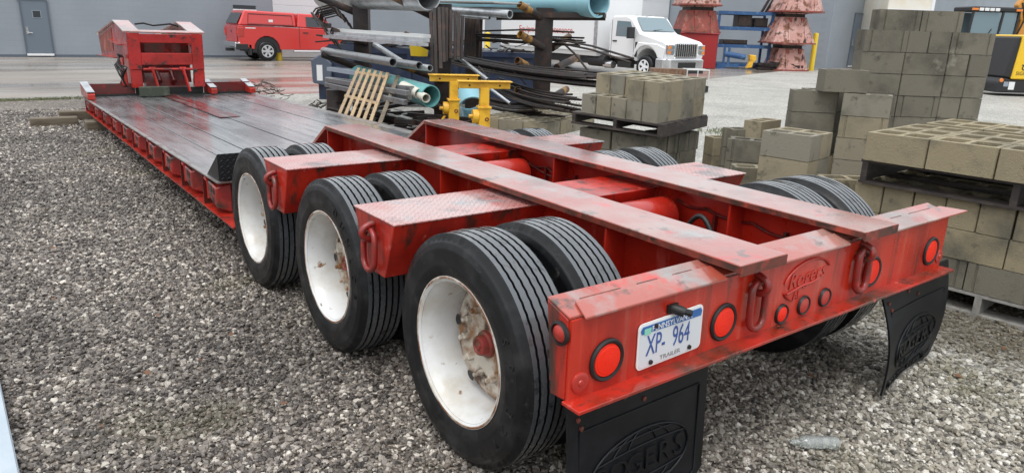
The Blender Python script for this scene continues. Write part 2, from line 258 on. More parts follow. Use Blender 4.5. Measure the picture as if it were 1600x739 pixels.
def stonemat():
    m = bpy.data.materials.new("gravel_stone"); m.use_nodes = True
    t = m.node_tree; N = t.nodes; L = t.links; b = N["Principled BSDF"]; b.inputs["Roughness"].default_value = .42
    g = N.new("ShaderNodeNewGeometry"); pos = g.outputs["Position"]; oi = N.new("ShaderNodeObjectInfo")
    def ramp(cs):
        r = N.new("ShaderNodeValToRGB"); e = r.color_ramp.elements
        while len(e) < len(cs): e.new(.5)
        for k, (p, c) in enumerate(cs): e[k].position = p; e[k].color = (*c, 1)
        L.new(oi.outputs["Random"], r.inputs[0]); return r.outputs[0]
    dark = ramp([(0, (.031, .026, .023)), (.3, (.100, .084, .073)), (.5, (.203, .177, .157)), (.68, (.122, .100, .083)), (.85, (.322, .287, .249)), (1, (.56, .515, .45))])
    pale = ramp([(0, (.08, .075, .068)), (.25, (.26, .238, .19)), (.5, (.42, .39, .315)), (.68, (.22, .20, .17)), (.85, (.54, .515, .45)), (1, (.74, .72, .67))])
    sx = N.new("ShaderNodeSeparateXYZ"); L.new(pos, sx.inputs[0])
    n = N.new("ShaderNodeTexNoise"); n.inputs["Scale"].default_value = .45; n.inputs["Detail"].default_value = 5; L.new(pos, n.inputs["Vector"])
    a = N.new("ShaderNodeMath"); a.operation = 'MULTIPLY_ADD'; a.inputs[1].default_value = 3.0; L.new(n.outputs["Fac"], a.inputs[0]); L.new(sx.outputs[0], a.inputs[2])
    mr = N.new("ShaderNodeMapRange"); mr.inputs[1].default_value = .2; mr.inputs[2].default_value = 2.9; L.new(a.outputs[0], mr.inputs[0])
    x = N.new("ShaderNodeMixRGB"); L.new(mr.outputs[0], x.inputs[0]); L.new(dark, x.inputs[1]); L.new(pale, x.inputs[2])
    n2 = N.new("ShaderNodeTexNoise"); n2.inputs["Scale"].default_value = 1.1; n2.inputs["Detail"].default_value = 6; L.new(pos, n2.inputs["Vector"])
    m2 = N.new("ShaderNodeMapRange"); m2.inputs[1].default_value = .58; m2.inputs[2].default_value = .74; m2.inputs[4].default_value = .55; L.new(n2.outputs["Fac"], m2.inputs[0])
    x2 = N.new("ShaderNodeMixRGB"); x2.inputs[2].default_value = (.12, .11, .05, 1); L.new(m2.outputs[0], x2.inputs[0]); L.new(x.outputs[0], x2.inputs[1])
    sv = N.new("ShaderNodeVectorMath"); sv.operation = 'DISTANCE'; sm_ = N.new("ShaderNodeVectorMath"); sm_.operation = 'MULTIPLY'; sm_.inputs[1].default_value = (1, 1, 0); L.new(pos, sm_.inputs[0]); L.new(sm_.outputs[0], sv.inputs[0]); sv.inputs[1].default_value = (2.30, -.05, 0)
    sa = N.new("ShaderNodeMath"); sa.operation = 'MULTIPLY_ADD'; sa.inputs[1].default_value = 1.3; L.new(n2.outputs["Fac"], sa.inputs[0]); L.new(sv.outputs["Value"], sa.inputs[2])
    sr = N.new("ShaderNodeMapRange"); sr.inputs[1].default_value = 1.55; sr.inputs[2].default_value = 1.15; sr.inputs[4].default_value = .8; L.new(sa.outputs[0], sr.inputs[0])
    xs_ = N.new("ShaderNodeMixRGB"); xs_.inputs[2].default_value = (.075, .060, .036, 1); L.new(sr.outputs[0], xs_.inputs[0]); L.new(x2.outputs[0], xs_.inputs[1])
    n3 = N.new("ShaderNodeTexNoise"); n3.inputs["Scale"].default_value = .7; n3.inputs["Detail"].default_value = 7; L.new(pos, n3.inputs["Vector"])
    m3 = N.new("ShaderNodeMapRange"); m3.inputs[1].default_value = .35; m3.inputs[2].default_value = .62; m3.inputs[3].default_value = .62; m3.inputs[4].default_value = 1.12; L.new(n3.outputs["Fac"], m3.inputs[0])
    x3 = N.new("ShaderNodeMixRGB"); x3.blend_type = 'MULTIPLY'; x3.inputs[0].default_value = 1.0; L.new(xs_.outputs[0], x3.inputs[1]); L.new(m3.outputs[0], x3.inputs[2])
    L.new(x3.outputs[0], b.inputs["Base Color"])
    return m
M['stone'] = stonemat()

def concretemat():
    m = mat("wet_concrete", (.25, .215, .18), .15, spots=[((.34, .32, .295), .35, .52, .12, (.35, 1, 1)), ((.15, .122, .10), .5, .58, .08, (.25, 1, 1)), ((.23, .165, .125), .25, .66, .06, (.4, 1, 1))], bump=(3, .004, .25), rvar=(.35, .11, .45, (.3, 1.2, 1)))
    return m
M['concrete'] = concretemat()

# ------------------------------------------------------------------ mesh helpers
class MB:
    def __init__(s): s.v = []; s.f = []
    def add(s, vs, fs):
        o = len(s.v); s.v += [tuple(p) for p in vs]; s.f += [tuple(i + o for i in f) for f in fs]; return s
    def box(s, x0, x1, y0, y1, z0, z1):
        return s.add([(x0, y0, z0), (x1, y0, z0), (x1, y1, z0), (x0, y1, z0), (x0, y0, z1), (x1, y0, z1), (x1, y1, z1), (x0, y1, z1)],
                     [(0, 3, 2, 1), (4, 5, 6, 7), (0, 1, 5, 4), (1, 2, 6, 5), (2, 3, 7, 6), (3, 0, 4, 7)])
    def ext(s, poly, axis, a, b):
        n = len(poly)
        def P(p, t): return (t, p[0], p[1]) if axis == 'x' else ((p[0], t, p[1]) if axis == 'y' else (p[0], p[1], t))
        vs = [P(p, a) for p in poly] + [P(p, b) for p in poly]
        return s.add(vs, [tuple(range(n))[::-1], tuple(range(n, 2 * n))] + [(i, (i + 1) % n, (i + 1) % n + n, i + n) for i in range(n)])
    def beam(s, a, b, w, h, up=(0, 0, 1)):
        a = Vector(a); b = Vector(b); d = (b - a).normalized(); u = Vector(up)
        if abs(d.dot(u)) > .98: u = Vector((1, 0, 0))
        x = d.cross(u).normalized() * (w / 2); y = x.cross(d).normalized() * (h / 2)
        vs = [a - x - y, a + x - y, a + x + y, a - x + y, b - x - y, b + x - y, b + x + y, b - x + y]
        return s.add(vs, [(0, 1, 2, 3)[::-1], (4, 5, 6, 7), (0, 1, 5, 4), (1, 2, 6, 5), (2, 3, 7, 6), (3, 0, 4, 7)])
    def tube(s, pts, r, n=10, closed=False, cap=True, r2=None):
        pts = [Vector(p) for p in pts]; m = len(pts); rings = []; px = None
        for i, p in enumerate(pts):
            if closed: d = pts[(i + 1) % m] - pts[i - 1]
            else: d = pts[min(i + 1, m - 1)] - pts[max(i - 1, 0)]
            d.normalize()
            if px is None: u = Vector((0, 0, 1)) if abs(d.z) < .9 else Vector((1, 0, 0)); x = d.cross(u).normalized()
            else: x = (px - d * px.dot(d)).normalized()
            px = x; y = d.cross(x); rr = r if r2 is None else r + (r2 - r) * i / (m - 1)
            rings.append([p + x * (rr * cos(2 * pi * k / n)) + y * (rr * sin(2 * pi * k / n)) for k in range(n)])
        vs = [q for g in rings for q in g]; fs = []
        for i in range(m if closed else m - 1):
            j = (i + 1) % m
            for k in range(n): fs.append((i * n + k, i * n + (k + 1) % n, j * n + (k + 1) % n, j * n + k))
        if cap and not closed: fs += [tuple(range(n))[::-1], tuple(range((m - 1) * n, m * n))]
        return s.add(vs, fs)
    def pipe(s, a, b, ro, ri, n=28):
        """open pipe with a wall"""
        a = Vector(a); b = Vector(b); d = (b - a).normalized(); u = Vector((0, 0, 1)) if abs(d.z) < .9 else Vector((1, 0, 0))
        x = d.cross(u).normalized(); y = d.cross(x); vs = []
        for p, r in ((a, ro), (b, ro), (b, ri), (a, ri)):
            vs += [p + x * (r * cos(2 * pi * k / n)) + y * (r * sin(2 * pi * k / n)) for k in range(n)]
        fs = []
        for q in range(4):
            for k in range(n): fs.append((q * n + k, q * n + (k + 1) % n, ((q + 1) % 4) * n + (k + 1) % n, ((q + 1) % 4) * n + k))
        return s.add(vs, fs)
    def lathe(s, prof, axis='x', c=(0, 0, 0), n=40, closed=False, mod=None):
        vs = []; m = len(prof)
        for k in range(n):
            t = 2 * pi * k / n
            for i, (h, r) in enumerate(prof):
                if mod: h, r = mod(k, i, h, r)
                p = {'x': (h, r * cos(t), r * sin(t)), 'y': (r * sin(t), h, r * cos(t)), 'z': (r * cos(t), r * sin(t), h)}[axis]
                vs.append((p[0] + c[0], p[1] + c[1], p[2] + c[2]))
        fs = []
        for k in range(n):
            k2 = (k + 1) % n
            for i in range(m if closed else m - 1):
                j = (i + 1) % m
                fs.append((k * m + i, k * m + j, k2 * m + j, k2 * m + i))
        return s.add(vs, fs)
    def xf(s, mtx):
        s.v = [tuple(mtx @ Vector(p)) for p in s.v]; return s

def mesh(name, mb, m, bevel=0.0, smooth=None, fix=True):
    me = bpy.data.meshes.new(name); bm = bmesh.new()
    vv = [bm.verts.new(p) for p in mb.v]
    for f in mb.f:
        try: bm.faces.new([vv[i] for i in f])
        except ValueError: pass
    if fix: bmesh.ops.recalc_face_normals(bm, faces=bm.faces)
    if bevel:
        ed = [e for e in bm.edges if len(e.link_faces) == 2 and e.calc_face_angle(0) > .6]
        bmesh.ops.bevel(bm, geom=ed, offset=bevel, segments=1, affect='EDGES', clamp_overlap=True, profile=.5)
    bm.to_mesh(me); bm.free()
    if smooth:
        for p in me.polygons: p.use_smooth = True
        me.set_sharp_from_angle(angle=R(smooth))
    me.materials.append(m); return me
def obj(name, mb, m, parent=None, bevel=0.0, smooth=None, loc=None, fix=True):
    me = mb if isinstance(mb, bpy.types.Mesh) else mesh(name, mb, m, bevel, smooth, fix)
    o = bpy.data.objects.new(name, me); C.objects.link(o)
    if parent: o.parent = parent
    if loc: o.location = loc
    return o
def tag(o, label, cat, group=None):
    o['label'] = label; o['category'] = cat
    if group: o['group'] = group
    return o
def thing(name, label, cat, loc=(0, 0, 0), rz=0, group=None):
    o = bpy.data.objects.new(name, None); C.objects.link(o); o.empty_display_size = .2
    o.location = loc; o.rotation_euler = (0, 0, rz); return tag(o, label, cat, group)
def text(name, s, size, m, parent=None, ext=.002, mtx=None, font_shear=0.0, spacing=1.0, offset=0.0):
    cu = bpy.data.curves.new("lettering", 'FONT'); cu.body = s; cu.size = size; cu.extrude = ext; cu.align_x = 'CENTER'; cu.align_y = 'CENTER'
    cu.shear = font_shear; cu.space_character = spacing; cu.resolution_u = 3; cu.offset = offset
    tmp = bpy.data.objects.new("lettering", cu); C.objects.link(tmp)
    dg = bpy.context.evaluated_depsgraph_get(); me = bpy.data.meshes.new_from_object(tmp.evaluated_get(dg))
    bpy.data.objects.remove(tmp); bpy.data.curves.remove(cu); me.name = name
    if mtx is not None: me.transform(mtx)
    me.materials.clear(); me.materials.append(m)
    o = bpy.data.objects.new(name, me); C.objects.link(o)
    if parent: o.parent = parent
    return o
def frame(o, x, y):
    """matrix with local X along x, local Y along y, at o"""
    x = Vector(x).normalized(); y = Vector(y); z = x.cross(y).normalized(); y = z.cross(x)
    m = Matrix.Identity(4)
    for i in range(3): m[i][0] = x[i]; m[i][1] = y[i]; m[i][2] = z[i]
    m.translation = Vector(o); return m
def structure(o): o['kind'] = 'structure'; return o
def stuff(o): o['kind'] = 'stuff'; return o

# ------------------------------------------------------------------ ground, concrete apron
def gz(x, y):
    """the yard dips a few centimetres under the forward axles"""
    def ss(a, b, t): t = min(1, max(0, (t - a) / (b - a))); return t * t * (3 - 2 * t)
    return -.056 * ss(.6, 3.4, y) * (1 - ss(5.0, 10.5, y)) * (1 - ss(1.5, 2.6, x)) * ss(-6, -4, x)
gx_ = [-250, -60, -25, -10] + [-7 + .4 * k for k in range(31)] + [8, 20, 60, 250]; gy_ = [-250, -60, -20, -6] + [-3 + .4 * k for k in range(41)] + [18, 30, 60, 250]
mb = MB(); mb.add([(x, y, gz(x, y)) for y in gy_ for x in gx_], [(j * len(gx_) + i, j * len(gx_) + i + 1, (j + 1) * len(gx_) + i + 1, (j + 1) * len(gx_) + i) for j in range(len(gy_) - 1) for i in range(len(gx_) - 1)])
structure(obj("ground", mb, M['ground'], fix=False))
mb = MB(); cp = [(-120, 15.75), (-2.3, 15.8), (-.9, 16.1), (3.0, 15.6), (8, 15.4), (14, 15.4), (19, 16.4), (25, 18.4), (31, 20.4), (60, 22), (60, 120), (-120, 120)]
mb.add([(x, y, .004) for x, y in cp], [tuple(range(len(cp)))])
structure(obj("concrete_yard", mb, M['concrete'], fix=False))

def gravel():
    rnd = random.Random(3); pts = []; rots = []; scs = []
    cx, cy = -2.65, -1.49; f2 = Vector((.577, .766)).normalized()
    n = 0
    while n < 380000:
        # even in angle, thinning with distance
        d = 1.0 + (rnd.random() ** .85) * 14.5; a = (rnd.random() - .5) * R(92)
        dx = f2.x * cos(a) - f2.y * sin(a); dy = f2.x * sin(a) + f2.y * cos(a)
        x = cx + dx * d; y = cy + dy * d
        n += 1
        if -1.0 < x < 1.0 and 2.6 < y < 12 or y > 15.6 or (x > 1.4 and d > 9.5) or ((x - 2.3) ** 2 + (y + .05) ** 2 < .75 and rnd.random() < .55): continue
        pts.append((x, y, gz(x, y) + rnd.uniform(-.004, .009)))
        rots.append((rnd.uniform(-.7, .7), rnd.uniform(-.7, .7), rnd.uniform(0, 6.28)))
        s = (.0048 + .0088 * rnd.random() ** 2.2) * (1.25 if rnd.random() < .05 else 1) * (1 + .05 * d)
        scs.append(s)
    me = bpy.data.meshes.new("gravel"); me.from_pydata(pts, [], [])
    ar = me.attributes.new("rot", 'FLOAT_VECTOR', 'POINT'); ar.data.foreach_set("vector", [c for r_ in rots for c in r_])
    asx = me.attributes.new("scl", 'FLOAT', 'POINT'); asx.data.foreach_set("value", scs)
    ai = me.attributes.new("pick", 'INT', 'POINT'); ai.data.foreach_set("value", [rnd.randrange(4) for _ in pts])
    me.materials.append(M['stone'])
    o = bpy.data.objects.new("gravel", me); C.objects.link(o); stuff(o)
    ng = bpy.data.node_groups.new("gravel_stones", 'GeometryNodeTree')
    ng.interface.new_socket("Geometry", in_out='INPUT', socket_type='NodeSocketGeometry'); ng.interface.new_socket("Geometry", in_out='OUTPUT', socket_type='NodeSocketGeometry')
    N = ng.nodes; L = ng.links; gi = N.new("NodeGroupInput"); go = N.new("NodeGroupOutput")
    g2i = N.new("GeometryNodeGeometryToInstance")
    for k in range(4):
        ic = N.new("GeometryNodeMeshIcoSphere"); ic.inputs["Radius"].default_value = 1.0; ic.inputs["Subdivisions"].default_value = 2
        sp = N.new("GeometryNodeSetPosition"); nz = N.new("ShaderNodeTexNoise"); nz.noise_dimensions = '4D'; nz.inputs["W"].default_value = 3.7 * k; nz.inputs["Scale"].default_value = .9; nz.inputs["Detail"].default_value = 1.0
        sb = N.new("ShaderNodeVectorMath"); sb.operation = 'SUBTRACT'; sb.inputs[1].default_value = (.5, .5, .5); L.new(nz.outputs["Color"], sb.inputs[0])
        sc = N.new("ShaderNodeVectorMath"); sc.operation = 'SCALE'; sc.inputs["Scale"].default_value = 2.1; L.new(sb.outputs[0], sc.inputs[0])
        L.new(ic.outputs["Mesh"], sp.inputs["Geometry"]); L.new(sc.outputs[0], sp.inputs["Offset"])
        tr = N.new("GeometryNodeTransform"); tr.inputs["Scale"].default_value = [(1.2, .9, .75), (1.0, .85, .8), (1.35, .8, .7), (1.1, 1.0, .65)][k]
        L.new(sp.outputs[0], tr.inputs["Geometry"]); sm = N.new("GeometryNodeSetMaterial"); sm.inputs["Material"].default_value = M['stone']
        L.new(tr.outputs[0], sm.inputs[0]); L.new(sm.outputs[0], g2i.inputs[0])
    ip = N.new("GeometryNodeInstanceOnPoints"); ip.inputs["Pick Instance"].default_value = True
    def attr(nm, ty):
        a = N.new("GeometryNodeInputNamedAttribute"); a.data_type = ty; a.inputs[0].default_value = nm; return a.outputs[0]
    L.new(gi.outputs[0], ip.inputs["Points"]); L.new(g2i.outputs[0], ip.inputs["Instance"])
    L.new(attr("rot", 'FLOAT_VECTOR'), ip.inputs["Rotation"]); L.new(attr("scl", 'FLOAT'), ip.inputs["Scale"]); L.new(attr("pick", 'INT'), ip.inputs["Instance Index"])
    L.new(ip.outputs[0], go.inputs[0])
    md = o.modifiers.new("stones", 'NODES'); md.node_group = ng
gravel()
# ------------------------------------------------------------------ the lowboy trailer
TR = thing("lowboy_trailer", "long red lowboy trailer with triple white-rimmed axles and dark wet plank deck", "trailer")
AX = (0.671, 1.975, 3.245); WR = .475

def rail(x):
    top = [( -.076, .927), (3.68, .949), (4.32, .56)]
    t = .03
    w = MB()
    for (a, b) in ((top[0], top[1]), (top[1], top[2])):
        w.ext([(a[0], a[1] - t), (b[0], b[1] - t), (b[0], b[1]), (a[0], a[1])], 'x', x - .14, x + .14)
    o = obj("frame_rail", MB().ext([(.115, .60), (.9, .50), (4.25, .46), (4.30, .53), (3.67, .918), (-.05, .896), (-.05, .868), (.115, .89)], 'x', x - .009, x + .009), M['red'], TR)
    obj("top_flange", w, M['red_worn'], o, bevel=.003)
    obj("flange_edge", MB().box(x - .1402, x + .1402, -.0785, -.074, .885, .925).ext([(-.076, .898), (3.67, .920), (3.67, .943), (-.076, .922)], 'x', x - .1415, x - .1402).ext([(-.076, .898), (3.67, .920), (3.67, .943), (-.076, .922)], 'x', x + .1402, x + .1415), M['edge'], o)
    obj("bottom_flange", MB().ext([(.125, .58), (.9, .475), (4.2, .43), (4.2, .46), (.9, .499), (.125, .60)], 'x', x - .11, x + .11), M['red_dirty'], o)
    for y, zz in ((3.66, .918), (2.0, .905), (.62, .893)):
        obj("web_stiffener", MB().box(x - .13, x - .0092, y - .006, y + .006, .505, zz), M['red'], o); obj("web_stiffener", MB().box(x + .0092, x + .13, y - .006, y + .006, .505, zz), M['red'], o)
    return o
RAILS = [rail(-.427), rail(.427)]

# bumper
bp_ = obj("bumper", MB().box(-1.287, 1.287, 0, .012, .579, .852), M['red_streak'], TR)
tp = MB(); 
def slope(y0, y1, x0, x1, zo=0): return [(y0, .853 + .3 * y0 + zo), (y1, .853 + .3 * y1 + zo), (y1, .863 + .3 * y1 + zo), (y0, .863 + .3 * y0 + zo)]
tp.ext(slope(.008, .118, 0, 0, -.002), 'x', -1.291, 1.290); obj("top_plate", tp, M['red_worn'], bp_, bevel=.002)
lp = MB()
def lipstrip(x0, x1, xe0=None, xe1=None):
    vs = []
    for (y, xa, xb) in ((-.022, x0, x1), (.061, xe0 if xe0 is not None else x0, xe1 if xe1 is not None else x1)):
        for x in (xa, xb):
            for z in (.0085, .018): vs.append((x, y, .853 + .3 * y + z))
    lp.add(vs, [(0, 2, 3, 1), (4, 5, 7, 6), (0, 1, 5, 4), (2, 6, 7, 3), (1, 3, 7, 5), (0, 4, 6, 2)])
lipstrip(-1.252, -.56, -1.225, -.56); lipstrip(-.293, .285, -.293, .285); lipstrip(.575, 1.45, .575, 1.30)
obj("top_lip", lp, M['red_worn'], bp_, bevel=.002)
wl = MB()
for x0, x1 in ((-1.2, -1.02), (-.94, -.84), (-.76, -.66), (.62, .72), (.80, .9), (.98, 1.2)): wl.ext([(.0615, .8700), (.068, .872), (.068, .8885), (.0615, .8868)], 'x', x0, x1)
stuff(obj("weld_beads", wl, M['edge'], bp_))
bf = MB().ext([(-.072, .566), (.012, .566), (.012, .579), (-.072, .579)], 'x', -1.302, 1.300)
obj("bottom_flange", bf, M['red_flange'], bp_, bevel=.002)
for sx in (-1, 1):
    ep = MB().ext([(.0125, .5795), (.078, .574), (.116, .886), (.0125, .853)], 'x', sx * 1.287 - .006, sx * 1.287 + .006)
    obj("end_plate", ep, M['red_dirty'], bp_, bevel=.002)
obj("inner_channel", MB().box(-1.27, 1.27, .10, .112, .60, .86).box(-1.27, 1.27, .013, .10, .581, .590), M['red_dirty'], bp_)

def lamp(name, x, z, r, ringw, m_l, y=0.0):
    ring = MB().lathe([(y + .002, r + ringw), (y - .007, r + ringw), (y - .013, r + ringw * .6), (y - .010, r), (y - .003, r * .98)], 'y', (x, 0, z), 32)
    o = obj(name, ring, M['black'], TR, smooth=40)
    le = MB().lathe([(y - .004, r * .99), (y - .009, r * .94), (y - .0095, r * .80), (y - .0105, r * .78), (y - .012, r * .5), (y - .0135, .0001)], 'y', (x, 0, z), 28)
    obj("lens", le, m_l, o, smooth=25)
    return o
for x, z in ((-1.129, .683), (-.528, .678), (.557, .681), (1.142, .685)): lamp("tail_light", x, z, .060, .015, M['lens'])
for x, z, mm in ((-.145, .626, M['lens']), (.012, .631, M['lens_dark']), (.173, .633, M['lens_dark'])): lamp("marker_light", x, z, .034, .009, mm)
for x, z in ((-1.24, .632), (1.256, .639)):
    o = obj("reflector", MB().lathe([(.0, .036), (-.006, .035), (-.009, .028), (-.007, .012), (-.011, .010), (-.012, .0001)], 'y', (x, 0, z), 24), M['lens_dark'], TR, smooth=40)
o = obj("side_marker", MB().lathe([(-1.292, .040), (-1.303, .040), (-1.307, .033), (-1.300, .031)], 'x', (0, .042, .80), 28), M['black'], TR, smooth=40)
obj("lens", MB().lathe([(-1.297, .032), (-1.306, .024), (-1.309, .0001)], 'x', (0, .042, .80), 24), M['lens_dark'], o, smooth=50)

def dring(c, n, u, h=.105, w=.036, r=.0135, stand=.045):
    """hanging oblong tie ring: c on the face, n outward, u sideways"""
    n = Vector(n); u = Vector(u); z = Vector((0, 0, 1)); c = Vector(c) + n * .022; pts = []
    for k in range(28):
        t = 2 * pi * k / 28; sgn = 1 if sin(t) > 0 else -1
        pts.append(c + u * (w * cos(t)) + z * (sgn * (h - w) * (1 if abs(sin(t)) > 1e-6 else 0) + w * sin(t)) + n * (.010 * (1 - (sin(t) + 1) / 2) - .002))
    o = obj("tie_down_ring", MB().tube(pts, r, 9, closed=True), M['ring_red'], TR, smooth=50)
    bk = []
    for k in range(9):
        t = pi * k / 8
        bk.append(c + z * (h - .012) + n * (-.024 + .062 * sin(t)) + z * (.038 * cos(t)) )
    obj("ring_clip", MB().tube([p + u * 0 for p in bk], .015, 8), M['ring_red'], o, smooth=50)
    return o
dring((-.354, 0, .715), (0, -1, 0), (1, 0, 0), h=.095, w=.046, r=.014); dring((.422, 0, .718), (0, -1, 0), (1, 0, 0), h=.095, w=.046, r=.0165)

# licence plate
pl = MB(); a = frame((-.826, -.006, .692), (1, 0, .03), (0, 0, 1))
def rrect(w, h, r, n=5):
    ps = []
    for cx, cy, t0 in ((w / 2 - r, h / 2 - r, 0), (-w / 2 + r, h / 2 - r, 90), (-w / 2 + r, -h / 2 + r, 180), (w / 2 - r, -h / 2 + r, 270)):
        for k in range(n): t = R(t0 + 90 * k / (n - 1)); ps.append((cx + r * cos(t), cy + r * sin(t)))
    return ps
LP = obj("license_plate", MB().ext(rrect(.330, .172, .020), 'z', -.003, .002).xf(a), M['plate_frame'], TR, bevel=.001)
obj("plate_face", MB().ext(rrect(.316, .158, .016), 'z', .0021, .0035).xf(a), M['plate_white'], LP)
obj("blue_band", MB().ext([(-.152, .048), (.152, .044), (.157, .062), (.148, .0745), (-.148, .0745), (-.157, .062)], 'z', .0036, .0046).xf(a), M['plate_blue'], LP)
text("plate_number", "XP-  964", .084, M['ink_blue'], LP, .0006, a @ Matrix.Translation((-.014, -.004, .0046)) @ Matrix.Diagonal((.74, 1.3, 1, 1)))
text("plate_state", "PENNSYLVANIA", .029, M['paper'], LP, .0005, a @ Matrix.Translation((.0, .058, .0052)))
text("plate_class", "TRAILER", .025, M['ink_grey'], LP, .0005, a @ Matrix.Translation((.0, -.064, .0044)) @ Matrix.Diagonal((1.15, .95, 1, 1)))
obj("registration_sticker", MB().box(-.140, -.107, .043, .066, .0047, .0055).xf(a), M['sticker'], LP)
for px_, pz in ((-.085, .066), (.085, .064), (-.10, -.066), (.10, -.066)):
    obj("plate_bolt", MB().lathe([(.004, .009), (.010, .008), (.011, .0001)], 'z', (px_, pz, 0), 10).xf(a), M['black'], LP)
pl_ = obj("plate_lamp", MB().tube([(-.83, -.004, .800), (-.825, -.025, .798), (-.81, -.04, .792)], .018, 12).box(-.855, -.805, -.010, -.001, .785, .815), M['black'], TR, smooth=40)
obj("lamp_stud", MB().tube([(-.80, -.03, .790), (-.775, -.045, .782)], .012, 8), M['black'], pl_)

# raised oval emblem with name
def oval(cx, cz, a_, b_, y, r, tilt=0, n=40, t0=0, t1=360):
    return [(cx + a_ * cos(R(t0 + (t1 - t0) * k / n)) , y, cz + b_ * sin(R(t0 + (t1 - t0) * k / n)) + tilt * a_ * cos(R(t0 + (t1 - t0) * k / n))) for k in range(n + 1)]
em = MB().tube(oval(.013, .745, .165, .085, -.003, 0, .05, 40, 20, 170), .0055, 6).tube(oval(.013, .745, .165, .085, -.003, 0, .05, 14, 195, 232), .005, 6)
em.tube([(-.125, -.002, .705), (-.04, -.004, .723), (.06, -.004, .728), (.10, -.002, .735)], .0045, 6)
E_ = obj("raised_emblem", em, M['red'], TR, smooth=60)
text("emblem_lettering", "Rogers", .095, M['red'], E_, .0022, frame((.01, -.002, .760), (1, 0, .06), (0, 0, 1)), font_shear=.25)
text("emblem_initials", "AL", .05, M['red'], E_, .0015, frame((-.05, -.002, .685), (1, 0, .06), (0, 0, 1)))

# outrigger boxes between the axles with tread-plate tops
for yc, zt in ((1.369, .876), (2.684, .888)):
    hw = .20
    for sx in (-1, 1):
        x0, x1 = (-1.287, -.42) if sx < 0 else (.42, 1.20 if yc > 2 else 1.18)
        b = MB().ext([(yc - .10, .60), (yc + .10, .60), (yc + hw, zt - .008), (yc - hw, zt - .008)], 'x', x0, x1)
        o = obj("outrigger_box", b, M['red_dirty'], TR, bevel=.004)
        obj("tread_plate", MB().box(x0 - .004, x1 + .004, yc - hw - .006, yc + hw + .006, zt - .0079, zt), M['tread_plate'], o, bevel=.002)
        if sx < 0:
            dring((-1.290, yc - .005, .715), (-1, 0, 0), (0, 1, 0), h=.095, w=.058, r=.014)
    obj("cross_member", MB().ext([(yc - .10, .60), (yc + .10, .60), (yc + hw - .01, zt - .012), (yc - hw + .01, zt - .012)], 'x', -.415, .415), M['red_dirty'], TR, bevel=.003)
    tb = MB().tube([(-.40, yc - .30, .735), (.30, yc - .30, .735), (.335, yc - .30, .735)], .105, 28)
    o = obj("cross_tube", tb, M['red'], TR, smooth=40)
    obj("tube_bracket", MB().box(.30, .415, yc - .36, yc - .24, .60, .655), M['red_dirty'], o)
for y0_, y1_ in ((.18, .5), (1.75, 2.3), (3.3, 3.9)): obj("cross_plate", MB().box(-.41, .41, y0_, y1_, .485, .50), M['dark_red'], TR)

# wheels
NSEG = 144
def tyre_mesh():
    half = [(-.108, .296), (-.117, .304), (-.1235, .318), (-.1285, .345), (-.1295, .352), (-.1285, .357), (-.1305, .385), (-.1285, .410), (-.1290, .414), (-.1270, .418), (-.1225, .436), (-.1195, .441), (-.1165, .4435), (-.1125, .4565), (-.1050, .4665), (-.095, .4715)]
    prof = list(half)
    for g in (-.070, -.035, 0.0, .035, .070):
        for dx, r in ((-.0052, .4752), (-.0043, .459), (.0043, .459), (.0052, .4752)): prof.append((g + dx, r - .004 * (abs(g) / .070)))
    prof += [(-x, r) for x, r in half[::-1]]
    nh = len(half); idx_notch = {nh - 3, nh - 2}; n2 = len(prof); idx_notch |= {n2 - 1 - i for i in list(idx_notch)}
    def mod(k, i, h, r):
        if i in idx_notch and k % 2: return h * .955, r - .011
        if nh <= i < nh + 20: return h + (.0012 if k % 2 else -.0008), r
        return h, r
    me = mesh("tyre", MB().lathe(prof, 'x', (0, 0, 0), NSEG, mod=mod), M['rubber'], smooth=38); me.materials.append(M['tread'])
    for p in me.polygons:
        if abs(p.center.x) < .106 and all(sqrt(me.vertices[i].co.y ** 2 + me.vertices[i].co.z ** 2) > .464 for i in p.vertices): p.material_index = 1
    return me
TYRE = tyre_mesh()
def rim_mesh():
    # outer face of an outer wheel at -x
    prof = [(-.1130, .285), (-.1150, .304), (-.121, .306), (-.1225, .300), (-.1205, .294), (-.112, .287), (-.095, .279), (-.06, .268), (-.01, .262), (.05, .262), (.075, .258)]
    return mesh("wheel", MB().lathe(prof, 'x', (0, 0, 0), 64), M['rim'], smooth=50, fix=False)
RIM = rim_mesh()
LIP = mesh("rim_lip", MB().lathe([(-.1205, .2945), (-.1228, .2985), (-.1222, .3040), (-.1190, .3060)], 'x', (0, 0, 0), 64), M['rim_edge'], smooth=60, fix=False)
def disc_mesh():
    mb = MB(); mb.lathe([(.070, .259), (.045, .235), (.030, .215), (.026, .19), (.030, .16), (.030, .11), (.032, .0001)], 'x', (0, 0, 0), 64)
    return mesh("wheel_disc", mb, M['rim_rust'], smooth=50, fix=False)
DISC = disc_mesh()
def holes_mesh():
    mb = MB()
    for k in range(5):
        t = 2 * pi * k / 5 + .3; y, z = .205 * cos(t), .205 * sin(t)
        ring = [(.0255, y + .020 * cos(q) * 1.3 * -sin(t) + .018 * sin(q) * cos(t), z + .020 * cos(q) * 1.3 * cos(t) + .018 * sin(q) * sin(t)) for q in [2 * pi * j / 12 for j in range(12)]]
        mb.add([(x - .006, a_, b_) for x, a_, b_ in ring], [tuple(range(12))])
    return mesh("hand_hole", mb, M['black'])
HOLES = holes_mesh()
def hub_mesh():
    mb = MB(); mb.lathe([(.034, .060), (.018, .055), (.012, .045), (-.006, .042), (-.014, .038), (-.015, .030), (-.009, .026), (-.009, .015), (-.015, .012), (-.015, .0001)], 'x', (0, 0, 0), 24)
    return mesh("hub", mb, M['hub'], smooth=35)
HUB = hub_mesh()
